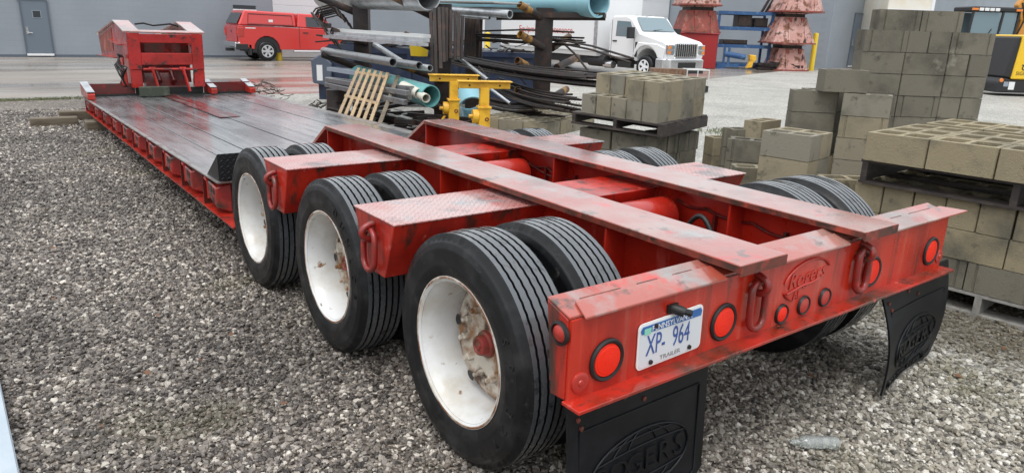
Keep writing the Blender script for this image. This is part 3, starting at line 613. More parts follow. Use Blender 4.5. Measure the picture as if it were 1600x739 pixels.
def nuts_mesh():
    mb = MB()
    for k in range(10):
        t = 2 * pi * k / 10; mb.lathe([(.030, .018), (.006, .017), (.002, .011), (-.012, .010), (-.013, .0001)], 'x', (0, .1425 * cos(t), .1425 * sin(t)), 6)
    return mesh("lug_nuts", mb, M['rim_rust'], smooth=20)
NUTS = nuts_mesh()
first = {}
for sx in (-1, 1):
    for yc in AX:
        for kind, xx in (("outer", 1.163 if sx < 0 else 1.09), ("inner", .845 if sx < 0 else .775)):
            w = obj("wheel", RIM, None, TR, loc=(sx * xx, yc, WR - .0225 * (yc - AX[0]))); 
            out = (kind == "outer")
            # outer wheels show their dish, inner wheels are turned about
            w.rotation_euler = (yc * 1.7 + (0 if sx < 0 else 1), 0, 0 if (sx < 0) == out else pi)
            obj("tyre", TYRE, None, w); obj("rim_lip", LIP, None, w); obj("wheel_disc", DISC, None, w)
            if out:
                obj("hub", HUB, None, w); stuff(obj("hand_holes", HOLES, None, w)); stuff(obj("lug_nuts", NUTS, None, w))
for yc in AX:
    obj("axle", MB().tube([(-1.10, yc, WR - .0225 * (yc - AX[0])), (1.10, yc, WR - .0225 * (yc - AX[0]))], .065, 16), M['dark_red'], TR, smooth=40)
    for sx in (-1, 1):
        obj("brake_drum", MB().lathe([(-.10, .0001), (-.10, .20), (.10, .20), (.10, .0001)], 'x', (sx * .74, yc, WR - .0225 * (yc - AX[0])), 28), M['black'], TR, smooth=40)
# moulded lettering on the middle tyre
for wx, wy, s_, a0 in ((-1.163, AX[1], "DUNLOP", 62), (-1.163, AX[0], "SP 321", 28)):
    tl = MB()
    for k, ch in enumerate(s_):
        t = R(a0 - k * 13.5); r_ = .383; WR_ = WR - .0225 * (wy - AX[0])
        p = Vector((wx - .1312, wy - r_ * cos(t) * -1 * -1, WR + r_ * sin(t)))
        p = Vector((wx - .1312, wy + r_ * -cos(t) , WR_ + r_ * sin(t)))
        up = Vector((0, -cos(t), sin(t))); right = Vector((0, -sin(t), -cos(t)))
        text("tyre_lettering", ch, .055, M['rubber'], TR, .0022, frame(p, -right if False else right, up))

# mud flaps
def flap(name, P, label=None, r_corner=True):
    """P(u,v) gives a point; u 0..1 across, v 0..1 down"""
    nu, nv = 16, 14; mb = MB(); th = .010; vs = []
    for j in range(nv + 1):
        for i in range(nu + 1): vs.append(Vector(P(i / nu, j / nv)))
    n = len(vs); back = [p + Vector((0, th, 0)) for p in vs]; fs = []
    for j in range(nv):
        for i in range(nu):
            a_ = j * (nu + 1) + i; q = (a_, a_ + 1, a_ + nu + 2, a_ + nu + 1); fs.append(q); fs.append(tuple(x + n for x in q[::-1]))
    rim_ = [i for i in range(nu + 1)] + [(j + 1) * (nu + 1) - 1 for j in range(1, nv + 1)] + [nv * (nu + 1) + i for i in range(nu - 1, -1, -1)] + [j * (nu + 1) for j in range(nv - 1, 0, -1)]
    for k in range(len(rim_)): a_, b_ = rim_[k], rim_[(k + 1) % len(rim_)]; fs.append((a_, b_, b_ + n, a_ + n))
    mb.add(vs + back, fs); o = obj(name, mb, M['flap'], TR, smooth=50)
    off = Vector((0, -.003, 0)); re = MB()
    def path(uvs, r=.0035): re.tube([Vector(P(*q)) + off for q in uvs], r, 6)
    path([(.07, .25 + .005 * k) for k in (0, 1)] + [(.07, .9), (.12, .955), (.5, .965), (.88, .955), (.93, .90), (.93, .25)]); path([(.07, .25), (.5, .25), (.93, .25)], .0025)
    gc, ga, gb = (.5, .64), .36, .235
    path([(gc[0] + ga * cos(R(t)), gc[1] + gb * sin(R(t))) for t in range(0, 361, 10)], .005)
    for f in (.33, .66): 
        path([(gc[0] + ga * f * cos(R(t)), gc[1] + gb * sin(R(t))) for t in range(-150, -29, 10)], .003)
        path([(gc[0] + ga * f * cos(R(t)), gc[1] + gb * sin(R(t))) for t in range(30, 151, 10)], .003)
    for vv in (-.72, -.42, .42, .72):
        e = sqrt(1 - vv * vv) * .99
        path([(gc[0] + ga * e * s / 8, gc[1] + gb * (vv + .10 * (1 - (s / 8) ** 2) * (-1 if vv < 0 else 1))) for s in range(-8, 9)], .003)
    obj("globe_relief", re, M['flap'], o, smooth=60)
    def word(name_, s, uc, vc, size, sp):
        for k, ch in enumerate(s):
            if ch == ' ': continue
            u_ = uc + (k - (len(s) - 1) / 2) * sp; p = Vector(P(u_, vc)); du = Vector(P(u_ + .01, vc)) - p; dv = p - Vector(P(u_, vc + .01))
            text(name_, ch, size, M['flap'], o, .005, frame(p + off, du, dv))
    word("flap_name", "ROGERS", .5, .64, .125, .112); word("flap_town", "ALBION PENN'A", .5, .92 if label else .92, .05, .058)
    for u_, v_ in ((.06, .17), (.36, .14), (.66, .12), (.95, .10), (.08, .23), (.5, .2)):
        p = Vector(P(u_, v_)); obj("flap_bolt", MB().lathe([(.004, .010), (-.006, .009), (-.008, .0001)], 'y', p, 8), M['edge'], o)
    return o
def rc(u, v, r=.10):
    """round the two lower corners"""
    uu = min(u, 1 - u)
    lim = 1 - (r * (1 - sqrt(max(0, 1 - max(0, (r - uu) / r) ** 2)))) * .9
    return min(v, lim)
def PL(u, v):
    v = rc(u, v); return (-1.262 + .715 * u, .030 - .03 * v - .012 * sin(pi * v) * (1 - u), .575 - .560 * v)
def PRt(u, v):
    v = rc(u, v, .03); x = .725 + .745 * u - .045 * v * (1 - u) - .085 * u * v * v
    return (x, .028 - .128 * v * (1 - u) - .03 * u * v - .05 * sin(pi * v) * (1 - .4 * u) + .03 * sin(pi * u) * v, .575 - .545 * v)
flap("mud_flap", PL); flap("mud_flap", PRt, True)

# air lines clipped along the inside of the far rail
def wave(pts, m, r=.008, name="air_line"):
    out = []
    for (a_, b_) in zip(pts[:-1], pts[1:]):
        for k in range(6): t = k / 6; out.append(Vector(a_).lerp(Vector(b_), t) - Vector((0, 0, .018 * sin(pi * t))))
    out.append(Vector(pts[-1])); return obj(name, MB().tube(out, r, 6), m, TR, smooth=60)
xl_ = .405
wave([(xl_, 2.55, .80), (xl_, 2.2, .80), (xl_, 1.9, .76), (xl_, 1.55, .77), (xl_, 1.5, .80)], M['dark_red'])
wave([(xl_, 2.5, .83), (xl_, 2.05, .74), (xl_, 1.75, .79), (xl_, 1.5, .78)], M['dark_red'])
wave([(xl_, 1.05, .82), (xl_, .85, .81), (xl_, .55, .80), (xl_, .30, .78), (xl_, .26, .68), (xl_, .27, .60)], M['dark_red'])
for y in (2.2, 1.9, .78, .36): obj("line_clip", MB().box(xl_ - .012, xl_ + .012, y - .008, y + .008, .70, .80), M['dark_red'], TR)
hp = [(.25, .755 - .02 * k + .10, .70 + .11 * sin(pi * k / 10)) for k in range(11)]
obj("brake_hose", MB().tube(hp, .014, 8), M['black'], TR, smooth=60)
obj("web_slot", MB().box(-.4385, -.436, .335, .36, .66, .76), M['chrome'], TR)

# ---------------------------------------------------------------- deck
def zd(y): return .512 - (y - 4.42) * .0142      # the deck falls slightly towards the front
NPL = 9; XL, XR = -1.262, 1.43; yF, yK, yR = 11.95, 4.42, 4.05
edges = [XL + (XR - XL) * k / NPL for k in range(NPL + 1)]
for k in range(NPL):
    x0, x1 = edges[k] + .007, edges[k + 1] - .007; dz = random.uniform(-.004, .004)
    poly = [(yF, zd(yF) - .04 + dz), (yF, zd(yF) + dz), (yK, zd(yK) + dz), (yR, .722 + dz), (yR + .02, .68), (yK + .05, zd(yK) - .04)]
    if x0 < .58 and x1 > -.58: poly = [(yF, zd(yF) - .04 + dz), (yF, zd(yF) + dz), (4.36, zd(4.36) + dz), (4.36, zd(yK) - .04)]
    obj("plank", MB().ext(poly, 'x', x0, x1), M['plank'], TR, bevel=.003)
obj("centre_strip", MB().ext([(yF, zd(yF) + .004), (8.2, zd(8.2) + .004), (8.2, zd(8.2) + .009), (yF, zd(yF) + .009)], 'x', -.16, .10), M['plank_red'], TR)
for sx, xe in ((-1, XL - .006), (1, XR + .006)):
    a_, b_ = (xe, -.60) if sx < 0 else (.60, xe)
    obj("deck_end_plate", MB().ext([(yR - .006, .528), (yR - .003, .726), (yR - .014, .726), (yR - .018, .528)], 'x', a_, b_).ext([(yK - .02, zd(yK) - .002), (yR - .002, .722), (yR - .002, .528)], 'x', xe - .004, xe + .004), M['steel_black'], TR)
# side rails
for sx, xo in ((-1, -1.292), (1, 1.46)):
    s = -sx
    def zt_(y): return zd(y) - .002
    def zb_(y): return .235 - (y - 3.97) * .005
    yA, yB = 3.70, 12.05
    r_ = obj("side_rail", MB().ext([(yA, zb_(yA) + .012), (yB, zb_(yB) + .012), (yB, zt_(yB) - .012), (4.0, zt_(4.0) - .012), (yA, .50)], 'x', *sorted((xo + s * .118, xo + s * .130))), M['dark_red'], TR)
    obj("rail_cap", MB().ext([(4.02, zt_(4.02) - .011), (yB, zt_(yB) - .011), (yB, zt_(yB)), (4.02, zt_(4.02))], 'x', *sorted((xo, xo + s * .14))), M['bare_edge'], r_)
    obj("rail_foot", MB().ext([(yA - .02, zb_(yA)), (yB, zb_(yB)), (yB, zb_(yB) + .011), (yA - .02, zb_(yA) + .011)], 'x', *sorted((xo, xo + s * .15))), M['red_dirty'], r_)
    if sx < 0:
        obj("rail_end", MB().box(xo + .10, xo + .60, yA - .01, yA + .005, .25, .50), M['red_dirty'], r_)
        for y in (11.55, 10.62, 9.81, 8.97, 8.20, 7.45, 6.63, 5.84, 5.06, 4.29):
            zc = (zt_(y) + zb_(y)) / 2; h = (zt_(y) - zb_(y)) / 2 - .02
            # a tapered casting that stands out from the rail
            q = MB(); xi, xq = xo + .118, xo + .012
            q.add([(xi, y - .20, zc - h), (xi, y + .17, zc - h * .9), (xi, y + .17, zc + h * .95), (xi, y - .20, zc + h * .95),
                   (xq, y - .15, zc - h * .72), (xq, y + .08, zc - h * .30), (xq, y + .08, zc + h * .75), (xq, y - .15, zc + h * .62)],
                  [(0, 1, 2, 3), (4, 7, 6, 5), (0, 4, 5, 1), (1, 5, 6, 2), (2, 6, 7, 3), (3, 7, 4, 0)])
            b = obj("outrigger_bracket", q, M['casting'], TR, bevel=.008)
            pin = MB().tube([(xo + .03, y + .13, zc - h * .5), (xo + .03, y + .13, zc + h * .75)], .016, 8).tube([(xo + .03, y + .13, zc + h * .7), (xo + .03, y + .20, zc + h * .78)], .02, 8)
            obj("hinge_pin", pin, M['red_dirty'], b, smooth=40)
            hl = MB()
            for dy, dz2 in ((-.085, .28), (-.02, .36), (-.06, -.35)): hl.lathe([(xq - .001, .027), (xq - .002, .0001)], 'x', (0, y + dy, zc + h * dz2), 10)
            stuff(obj("bracket_holes", hl, M['black'], b))
            obj("rail_gusset", MB().box(xo + .01, xo + .118, y + .235, y + .245, zb_(y) + .012, zt_(y) - .012), M['dark_red'], r_)
# deck underside beams (seen in shade)
obj("deck_beam", MB().box(-1.1, 1.3, 4.1, 4.2, .25, .48).box(-.5, -.42, 4.2, 12, .18, .40).box(.42, .5, 4.2, 12, .18, .40), M['dark_red'], TR)
obj("front_sill", MB().box(-.49, .59, 12.06, 12.10, .20, .52).box(-.49, .59, 11.96, 12.05, .30, .418), M['black'], TR)
# front end wall and corner curbs
for x0, x1 in ((-1.25, -.50), (.60, 1.40)):
    w_ = obj("front_wall", MB().box(x0, x1, 12.05, 12.07, .22, .60), M['dark_red'], TR)
    obj("front_sill", MB().box(x0, x1, 11.96, 12.049, .36, .435), M['black'], TR)
for xc, y0, y1 in ((-1.235, 11.30, 12.12), (.70, 11.75, 12.3), (1.36, 11.75, 12.3)):
    c_ = obj("corner_curb", MB().ext([(y0, .42), (y1, .42), (y1, .625), (y0 + .12, .53), (y0, .50)], 'x', xc - .05, xc + .05), M['red_dirty'], TR, bevel=.004)
    obj("curb_top", MB().ext([(y0 + .05, .528), (y1 + .01, .628), (y1 + .01, .636), (y0 + .05, .536)], 'x', xc - .055, xc + .055), M['galv'], c_)
# ---------------------------------------------------------------- gooseneck
GN = obj("gooseneck", MB().box(-.36, .40, 11.98, 12.02, .92, 1.10), M['neck_red'], TR)
GN['label'] = "red hydraulic gooseneck tilted up at the far end of the deck"
side = [(11.98, .55), (12.22, .55), (12.40, .86), (12.9, .98), (14.95, .93), (15.1, 1.30), (12.86, 1.58), (11.92, 1.42)]
gx = (-.545, .60)
for x in gx:
    obj("side_girder", MB().ext(side, 'x', x - .012, x + .012), M['red_dirty'], GN)
    tf = MB()
    for (a_, b_) in (((11.92, 1.425), (12.86, 1.585)), ((12.86, 1.585), (15.12, 1.305))):
        tf.ext([(a_[0], a_[1]), (b_[0], b_[1]), (b_[0], b_[1] + .022), (a_[0], a_[1] + .022)], 'x', *((x - .06, x + .19) if x < 0 else (x - .19, x + .06)))
    obj("girder_top", tf, M['red_worn'], GN)
    obj("girder_foot", MB().ext([(12.86, .965), (14.98, .915), (14.98, .93), (12.86, .98)], 'x', x - .10, x + .10).ext([(12.4, 1.20), (13.4, 1.26), (13.4, 1.275), (12.4, 1.215)], 'x', x - .09, x - .0125), M['red_dirty'], GN)
    fr = x + (.012 if x < 0 else -.012)
    xs = sorted((x - .012 if x < 0 else x + .012, x + (.175 if x < 0 else -.175)))
    # rear uprights lean forward with height
    obj("rear_upright", MB().ext([(11.95, .83), (11.99, .83), (11.955, 1.42), (11.905, 1.42)], 'x', xs[0], xs[1]), M['neck_red'], GN, bevel=.004)
    obj("leg", MB().ext([(11.96, .53), (12.10, .53), (12.00, .825), (11.965, .825)], 'x', xs[0] + .01, xs[1] - .01), M['neck_red'], GN, bevel=.004)
obj("crossbar", MB().ext([(11.915, 1.265), (11.95, 1.265), (11.94, 1.405), (11.895, 1.405)], 'x', -.385, .445), M['neck_red'], GN, bevel=.004)
obj("crossbar", MB().ext([(11.935, .905), (11.98, .905), (11.965, 1.095), (11.925, 1.095)], 'x', -.369, .424), M['neck_red'], GN, bevel=.004)
obj("crossbar", MB().ext([(11.90, 1.425), (12.06, 1.452), (12.06, 1.468), (11.90, 1.441)], 'x', -.52, .575), M['red_worn'], GN, bevel=.003)
obj("inner_plate", MB().box(-.25, .08, 12.3, 12.34, .95, 1.32).box(.16, .30, 12.2, 12.24, .6, 1.32).box(-.5, .55, 12.7, 12.72, .55, 1.35), M['dark_red'], GN)
for k in range(6):
    obj("grease_patch", MB().lathe([(11.9 - .002 * k, .02 + .01 * (k % 3)), (11.899 - .002 * k, .0001)], 'y', (-.18 + .1 * k, 0, 1.34 + .02 * ((k * 7) % 3 - 1)), 9), M['black'], GN) if False else None
obj("pivot_rod", MB().tube([(-.36, 11.93, .835), (.42, 11.93, .835)], .022, 12), M['neck_red'], GN, smooth=40)
for x in (-.23, .25):
    o = obj("link_arm", MB().beam((x, 11.90, .86), (x + .06, 11.80, .47), .034, .03).tube([(x - .05, 11.92, .84), (x + .05, 11.92, .84)], .034, 10), M['neck_red'], GN)
obj("cylinder_cradle", MB().ext([(12.1, .47), (12.4, .47), (12.4, .75), (12.3, .75), (12.12, .54)], 'x', -.30, .36), M['dark_red'], GN, bevel=.006)
obj("cylinder_barrel", MB().tube([(-.10, 12.06, .62), (-.1, 12.3, .80)], .04, 12).tube([(.13, 12.06, .62), (.13, 12.3, .80)], .04, 12), M['dark_red'], GN, smooth=40)
rnd = random.Random(5)
for k in range(5):
    y0 = 12.1 + .1 * k; pts = [(-.62 - .02 * k, 12.0 + .05 * k, .55), (-.72 + .03 * k, 11.95, .75 + .03 * k), (-.76 + .02 * k, 12.05, .90), (-.66, 12.2 + .04 * k, .98 + .02 * k), (-.56, 12.35, 1.02)]
    pp = []
    for a_, b_ in zip(pts[:-1], pts[1:]):
        for j in range(4): pp.append(Vector(a_).lerp(Vector(b_), j / 4))
    obj("hydraulic_hose", MB().tube(pp, .014, 6), M['black'], GN, smooth=60)
hp = [(-.3 + .14 * k, 12.6 + .05 * sin(k * 1.7), 1.52 + .02 * sin(k * 2.1) + .03) for k in range(6)]
obj("hydraulic_hose", MB().tube(hp, .016, 6), M['black'], GN, smooth=60)
obj("valve_block", MB().box(-.68, -.60, 12.0, 12.15, .56, .80).tube([(-.65, 12.1, .8), (-.62, 12.2, 1.0)], .035, 10), M['red_dirty'], GN, bevel=.01)
obj("nose_panel", MB().ext([(13.4, 1.06), (14.85, .99), (14.9, 1.27), (13.4, 1.46)], 'x', gx[0] - .02, gx[0] - .013), M['greypaint'] if False else M['hopper_red'], GN)
obj("kingpin_plate", MB().box(-.5, .55, 14.2, 15.0, .90, .93), M['dark_red'], GN)
tag(obj("timber_block", MB().box(-.50, -.06, 11.56, 11.70, .425, .575), M['timber_green'], bevel=.006), "green painted timber block lying on the deck against the gooseneck leg", "timber")
# cribbing under the front of the deck
for k, (nm, x0, x1, y0, y1, z0, z1, lb) in enumerate((("timber_beam", -2.06, -1.42, 11.63, 11.80, 0, .13, "weathered beam with a chewed brown end, farthest out from the trailer"),
                       ("timber_beam", -1.62, -.6, 12.25, 12.42, .0, .15, "long weathered beam running under the front corner of the trailer deck"),
                       ("timber_block", -1.40, -.9, 10.90, 11.15, 0, .14, "dark wet timber block under the rail nearest the camera"))):
    tag(obj(nm, MB().box(x0, x1, y0, y1, z0, z1), M['timber'], bevel=.012), lb, "timber", "cribbing timbers")
tag(obj("timber_block", MB().box(-1.1, -.7, 11.3, 11.9, 0, .17), M['timber'], bevel=.01), "short timber crib block hidden in shade below the deck front", "timber", "cribbing timbers")
# ------------------------------------------------------------------ concrete blocks
def block_mesh(L, W_, H, cores, notch, m):
    """hollow masonry block, long axis X, cores open to the top"""
    bm = bmesh.new(); a, b = L / 2, W_ / 2
    g = .008
    if notch: ol = [(-a, -b), (-a + .042, -b), (-a + .046, -b + g), (-a + .056, -b + g), (-a + .060, -b), (a - .060, -b), (a - .056, -b + g), (a - .046, -b + g), (a - .042, -b), (a, -b), (a, -b * .55), (a - .018, -b * .4), (a - .018, b * .4), (a, b * .55), (a, b), (-a, b), (-a, b * .55), (-a + .018, b * .4), (-a + .018, -b * .4), (-a, -b * .55)]
    else: ol = [(-a + .006, -b), (a - .006, -b), (a, -b + .006), (a, b - .006), (a - .006, b), (-a + .006, b), (-a, b - .006), (-a, -b + .006)]
    holes = []; t = .032; n = cores; w = (L - t * (n + 1) - (.036 if notch else 0)) / n
    for k in range(n):
        x0 = -a + (.018 if notch else 0) + t + k * (w + t); x1 = x0 + w; y0, y1 = -b + t, b - t; c = .012
        holes.append([(x0 + c, y0), (x1 - c, y0), (x1, y0 + c), (x1, y1 - c), (x1 - c, y1), (x0 + c, y1), (x0, y1 - c), (x0, y0 + c)])
    for loop in [ol] + holes:
        lo = [bm.verts.new((x, y, 0)) for x, y in loop]; hi = [bm.verts.new((x, y, H)) for x, y in loop]; q = len(loop)
        for i in range(q): bm.faces.new((lo[i], lo[(i + 1) % q], hi[(i + 1) % q], hi[i]))
    for z in (0, H):
        ed = [e for e in bm.edges if all(abs(v.co.z - z) < 1e-6 for v in e.verts)]
        bmesh.ops.triangle_fill(bm, use_beauty=True, edges=ed)
    bmesh.ops.recalc_face_normals(bm, faces=bm.faces)
    me = bpy.data.meshes.new("concrete_block"); bm.to_mesh(me); bm.free(); me.materials.append(m); return me
BH = .19; BM = {}
for mk in ('block_tan', 'block_grey', 'block_mid'):
    BM[mk, 'S'] = block_mesh(.388, .19, BH, 2, False, M[mk]); BM[mk, 'N'] = block_mesh(.388, .19, BH, 2, True, M[mk]); BM[mk, 'Q'] = block_mesh(.19, .19, BH, 1, False, M[mk])
rb = random.Random(11)
def block(mk, kind, x, y, z, ang, label, group, scale=None):
    o = bpy.data.objects.new("concrete_block", BM[mk, kind]); C.objects.link(o)
    o.location = (x, y, z); o.rotation_euler = (0, 0, ang + rb.uniform(-.012, .012)); 
    if scale: o.scale = scale
    return tag(o, label, "concrete block", group)
ORD = ['first', 'second', 'third', 'fourth', 'fifth', 'sixth', 'seventh', 'eighth', 'ninth', 'tenth']
def course(o, ang, z, seq, mk, lab, group, gap=.006, row=0, rowd=0.0, start=0.0):
    """a course of blocks: S stretcher, N notched stretcher, H header; lab(k) gives the label"""
    u = Vector((cos(ang), sin(ang))); v = Vector((-sin(ang), cos(ang))); s = start
    for k, ch in enumerate(seq):
        if ch == ' ': s += .1; continue
        Lx, D = (.388, .19) if ch in 'SN' else ((.19, .388) if ch == 'H' or ch == 'h' else (.19, .19))
        p = Vector((o[0], o[1])) + u * (s + Lx / 2) + v * (rowd + D / 2 + rb.uniform(-.006, .006))
        kind = {'S': 'S', 'N': 'N', 'H': 'S', 'h': 'N', 'Q': 'Q'}[ch]
        block(mk, kind, p.x, p.y, z, ang if ch in 'SNQ' else ang + pi / 2, lab(k), group)
        s += Lx + gap + rb.uniform(0, .005)
def pallet(o, ang, L, D, z, h, m, label, name="pallet", tilt=(0, 0), facing=None):
    t = thing(name, label, "pallet", (o[0], o[1], z), ang); t.rotation_euler = (tilt[0], tilt[1], ang)
    th = .018; nb = 7
    for k in range(3): x = (L - .04) * k / 2; obj("stringer", MB().box(x, x + .04, .01, D - .01, th, h - th), m, t)
    w = D / nb
    bd = mesh("deck_board", MB().box(-.01, L + .01, 0, w - .022, 0, th), m)
    for k in range(nb):
        b = bpy.data.objects.new("deck_board", bd); C.objects.link(b); b.parent = t; b.location = (0, k * w + .01, h - th)
    for k in (0, 3, 6):
        b = bpy.data.objects.new("bottom_board", bd); C.objects.link(b); b.parent = t; b.location = (0, k * w + .01, 0)
    return t

# R: the double pallet stack beside the bumper
o_, a_ = (2.30, 1.03), R(-85); ph = "the stack beside the bumper"
pallet((2.28, 1.06), a_, 1.85, 1.3, 0, .15, M['pallet_grey'], "grey weathered pallet on the gravel under the stack beside the trailer bumper")
G = "blocks stacked beside the bumper"
course(o_, a_, .155, "NNNNN", 'block_grey', lambda k: f"grey notched block, {ORD[k]} from the left, bottom course of {ph}", G)
course(o_, a_, .350, "HSSSS", 'block_tan', lambda k: f"tan block, {ORD[k]} from the left, middle course of {ph}", G, start=-.005)
course(o_, a_, .545, "HHHHHHHHHH", 'block_tan', lambda k: f"tan block, {ORD[k]} from the left, just under the upper pallet beside the bumper", G)
for rr in (1, 2): 
    course(o_, a_, .545, "HHHHHHHHHH", 'block_tan', lambda k: f"tan block {ORD[k]} from left, hidden back row {ORD[rr - 1]}, under the upper pallet", G, rowd=.4 * rr)
pallet((2.25, .985), a_, 1.85, 1.0, .742, .165, M['pallet'], "dark wet pallet between the upper and lower blocks beside the trailer bumper")
uR_ = Vector((cos(a_), sin(a_))); vR_ = Vector((-sin(a_), cos(a_)))
for rr in range(5):
    for k in range(5 if rr < 3 else 3):
        p = Vector((2.22, .97)) + uR_ * (.195 + .396 * k + (0 if rr < 3 else .02)) + vR_ * (.145 + .298 * rr + (.12 if rr > 2 else 0))
        block('block_tan', 'S', p.x, p.y, .91 + rb.uniform(0, .004), a_, f"open-topped tan block, {ORD[k]} from left, {ORD[rr]} row back on the upper pallet", G, (1, 1.52, 1))

# T: the tall stack in front of the backhoe
o_ = (3.978, 2.025, 1.789)[:2]; a_ = R(-38); ph = "the tall stack before the backhoe"; G = "blocks in the tall stack"
seqs = ["NHHN", "SSHH", "SSHH", "SNHH", "NSHH"]
zt0 = 1.80
for k_, sq in enumerate(seqs):
    z = zt0 - .195 * (k_ + 1)
    cn = ["fourth", "third", "second", "bottom", "base"][k_]
    course(o_, a_, z, sq, 'block_grey', lambda k: f"dark grey block, {ORD[k]} from the left, {cn} course of {ph}", G, gap=.004)
    course(o_, a_, z, "SS", 'block_grey', lambda k: f"dark grey block {ORD[k]} in the back row, {cn} course of the tall stack", G, rowd=.40, start=.3)
course(o_, a_, zt0, "NN", 'block_grey', lambda k: f"dark grey block, {ORD[k]} of two crowning {ph}", G, start=.27, rowd=.36)
pallet((o_[0] - .02, o_[1] + .02), a_, 1.27, 1.0, zt0 - .195 * 5 - .14, .135, M['pallet'], "dark pallet under the upper courses of the tall block stack")
for k_ in range(3):
    course(o_, a_, .10 + .195 * k_, "SSS", 'block_grey', lambda k: f"dark grey block, {ORD[k]} from left, {ORD[k_]} course below the tall stack pallet", G)

# L: the loose pile between
G = "loosely piled blocks"
o_ = (3.326, 2.251, 1.246)[:2]; a_ = R(-44)
rows = [(1.055, "S S", "upper"), (.86, "S N", "second"), (.665, "hHS", "third"), (.47, "HSS", "fourth"), (.275, "SHS", "fifth"), (.08, "SSS", "lowest")]
for z, sq, cn in rows:
    course(o_, a_, z, sq[:-1], 'block_grey' if cn in ("upper", "second") else 'block_mid', lambda k: f"grey block, {ORD[k]} from the left, {cn} course of the loose stepped pile", G, gap=.014)
    course(o_, a_, z, "SS", 'block_grey', lambda k: f"grey block, {ORD[k]} in the shaded back row, {cn} course of the loose stepped pile", G, gap=.01, rowd=.22, start=.16)
    ur = Vector((cos(R(-62)), sin(R(-62)))); vr = Vector((-ur.y, ur.x)); pr2 = Vector((o_[0], o_[1])) + Vector((cos(a_), sin(a_))) * (.425 + .008 * rb.random()) + ur * .194 - vr * .05
    block('block_mid', 'N' if cn == "second" else 'S', pr2.x, pr2.y, z, R(-62), f"tan block turned at the right end of the {cn} course of the loose stepped pile", G)
p = (3.406, 2.070, 1.450); block('block_grey', 'S', p[0] + .20, p[1] - .10, 1.252, R(-38), "single grey block crowning the loose stepped pile", G)
uA = R(-82); AP = (2.198, 1.773, 1.007)
for k_ in range(5):
    z = .877 - .195 * k_
    for j in (0, 1):
        v = Vector((cos(uA), sin(uA))) * .195 + Vector((-sin(uA), cos(uA))) * (.095 + .2 * j)
        block('block_mid', 'S', AP[0] + v.x, AP[1] + v.y, AP[2] - .19 - .195 * k_, uA, f"tan block {['nearest', 'one behind that nearest'][j]} the trailer tyres, {['top', 'second', 'third', 'fourth', 'bottom'][k_]} of paired column", G)
for nm, p, ang, kd, lv, mk in (("short column left of the paired columns", (2.562, 2.350, 0.838), -60, 'N', 4, 'block_grey'), ("two-hole block seen behind the short column", (3.439, 2.628, 0.905), 5, 'S', 3, 'block_mid'),
                       ("dark blocks lying behind the short column", (3.293, 2.834, 0.812), -20, 'N', 3, 'block_grey'), ("low blocks beside the dark pallet stack", (3.460, 3.178, 0.671), -20, 'S', 2, 'block_mid'),
                       ("low blocks nearest the trailer's rear box", (2.331, 2.064, 0.653), -40, 'S', 1, 'block_mid')):
    ang = R(ang)
    for k_ in range(lv):
        v = Vector((cos(ang), sin(ang))) * .195 + Vector((-sin(ang), cos(ang))) * .095; z = p[2] - .19 - .195 * k_
        if z < -.02: break
        block(mk, kd, p[0] + v.x, p[1] + v.y, z, ang, f"{['top', 'second', 'third', 'fourth'][k_]} block of the {nm}", G)
p = (2.326, 1.309, 0.717); block('block_mid', 'S', p[0] + .15, p[1] - .12, p[2] - .19, R(-40), "short block end poking out above the trailer's far rear tyre", G)

# M: half blocks on the dark tilted pallet
Pm = (2.693, 3.298, 0.844); zb = Pm[2]; uR = Vector((cos(R(9)), sin(R(9)))); uL = Vector((cos(R(104)), sin(R(104))))
G = "half blocks on the dark pallet"
def mblock(i, j, z, lab):
    p = Vector((Pm[0], Pm[1])) + uL * (.182 * (i + .5)) + uR * (.222 * (j + .5))
    dz_ = .04 * ((p.x - Pm[0]) * .6 + (p.y - Pm[1]) * .8)
    o = block('block_mid', 'Q', p.x, p.y, z + dz_, R(9), lab, G, (1.16, .94, 1.03))
    o.rotation_mode = 'QUATERNION'; o.rotation_quaternion = Vector((-.04 * .6, -.04 * .8, 1)).to_track_quat('Z', 'Y') @ Vector((0, 1, 0)).rotation_difference(Vector((0, 1, 0))); o.rotation_quaternion = Vector((0, 0, 1)).rotation_difference(Vector((-.024, -.032, 1))) @ Matrix.Rotation(R(9) + rb.uniform(-.02, .02), 3, 'Z').to_quaternion()
for i in range(5):
    for j in range(4):
        if i < 1 or j < 1 or i > 1: mblock(i, j, zb + .002, f"half block {ORD[i]} along the left side, {ORD[j]} row deep, lower layer on dark pallet")
for i in range(5):
    for j in range(4):
        if j == 0 and i > 1: continue
        mblock(i, j, zb + .2, f"half block {ORD[i]} along the left side, {ORD[j]} row deep, upper layer on dark pallet")
pc = Vector((Pm[0], Pm[1])) + uL * .98 - uR * .05
pm_ = pallet((pc.x, pc.y), R(104) + pi, 1.06, 1.02, zb - .125 + .027, .124, M['pallet'], "dark broken pallet carrying two layers of tan half blocks")
obj("gap_blind_board", MB().box(0, 1.06, 1.021, 1.04, .0, .105), M['pallet'], pm_); obj("gap_blind_board", MB().box(1.061, 1.078, 0, 1.02, .0, .105), M['pallet'], pm_)  # added boards shut out light behind the pallet so its gaps read dark
pm_.rotation_mode = 'QUATERNION'; pm_.rotation_quaternion = Vector((0, 0, 1)).rotation_difference(Vector((-.024, -.032, 1))) @ Matrix.Rotation(R(104) + pi, 3, 'Z').to_quaternion()
o_ = Vector((Pm[0], Pm[1])) + uR * .06 + uL * .02
G = "flanged blocks under the dark pallet"; kk = 0
z = zb - .14 - .195
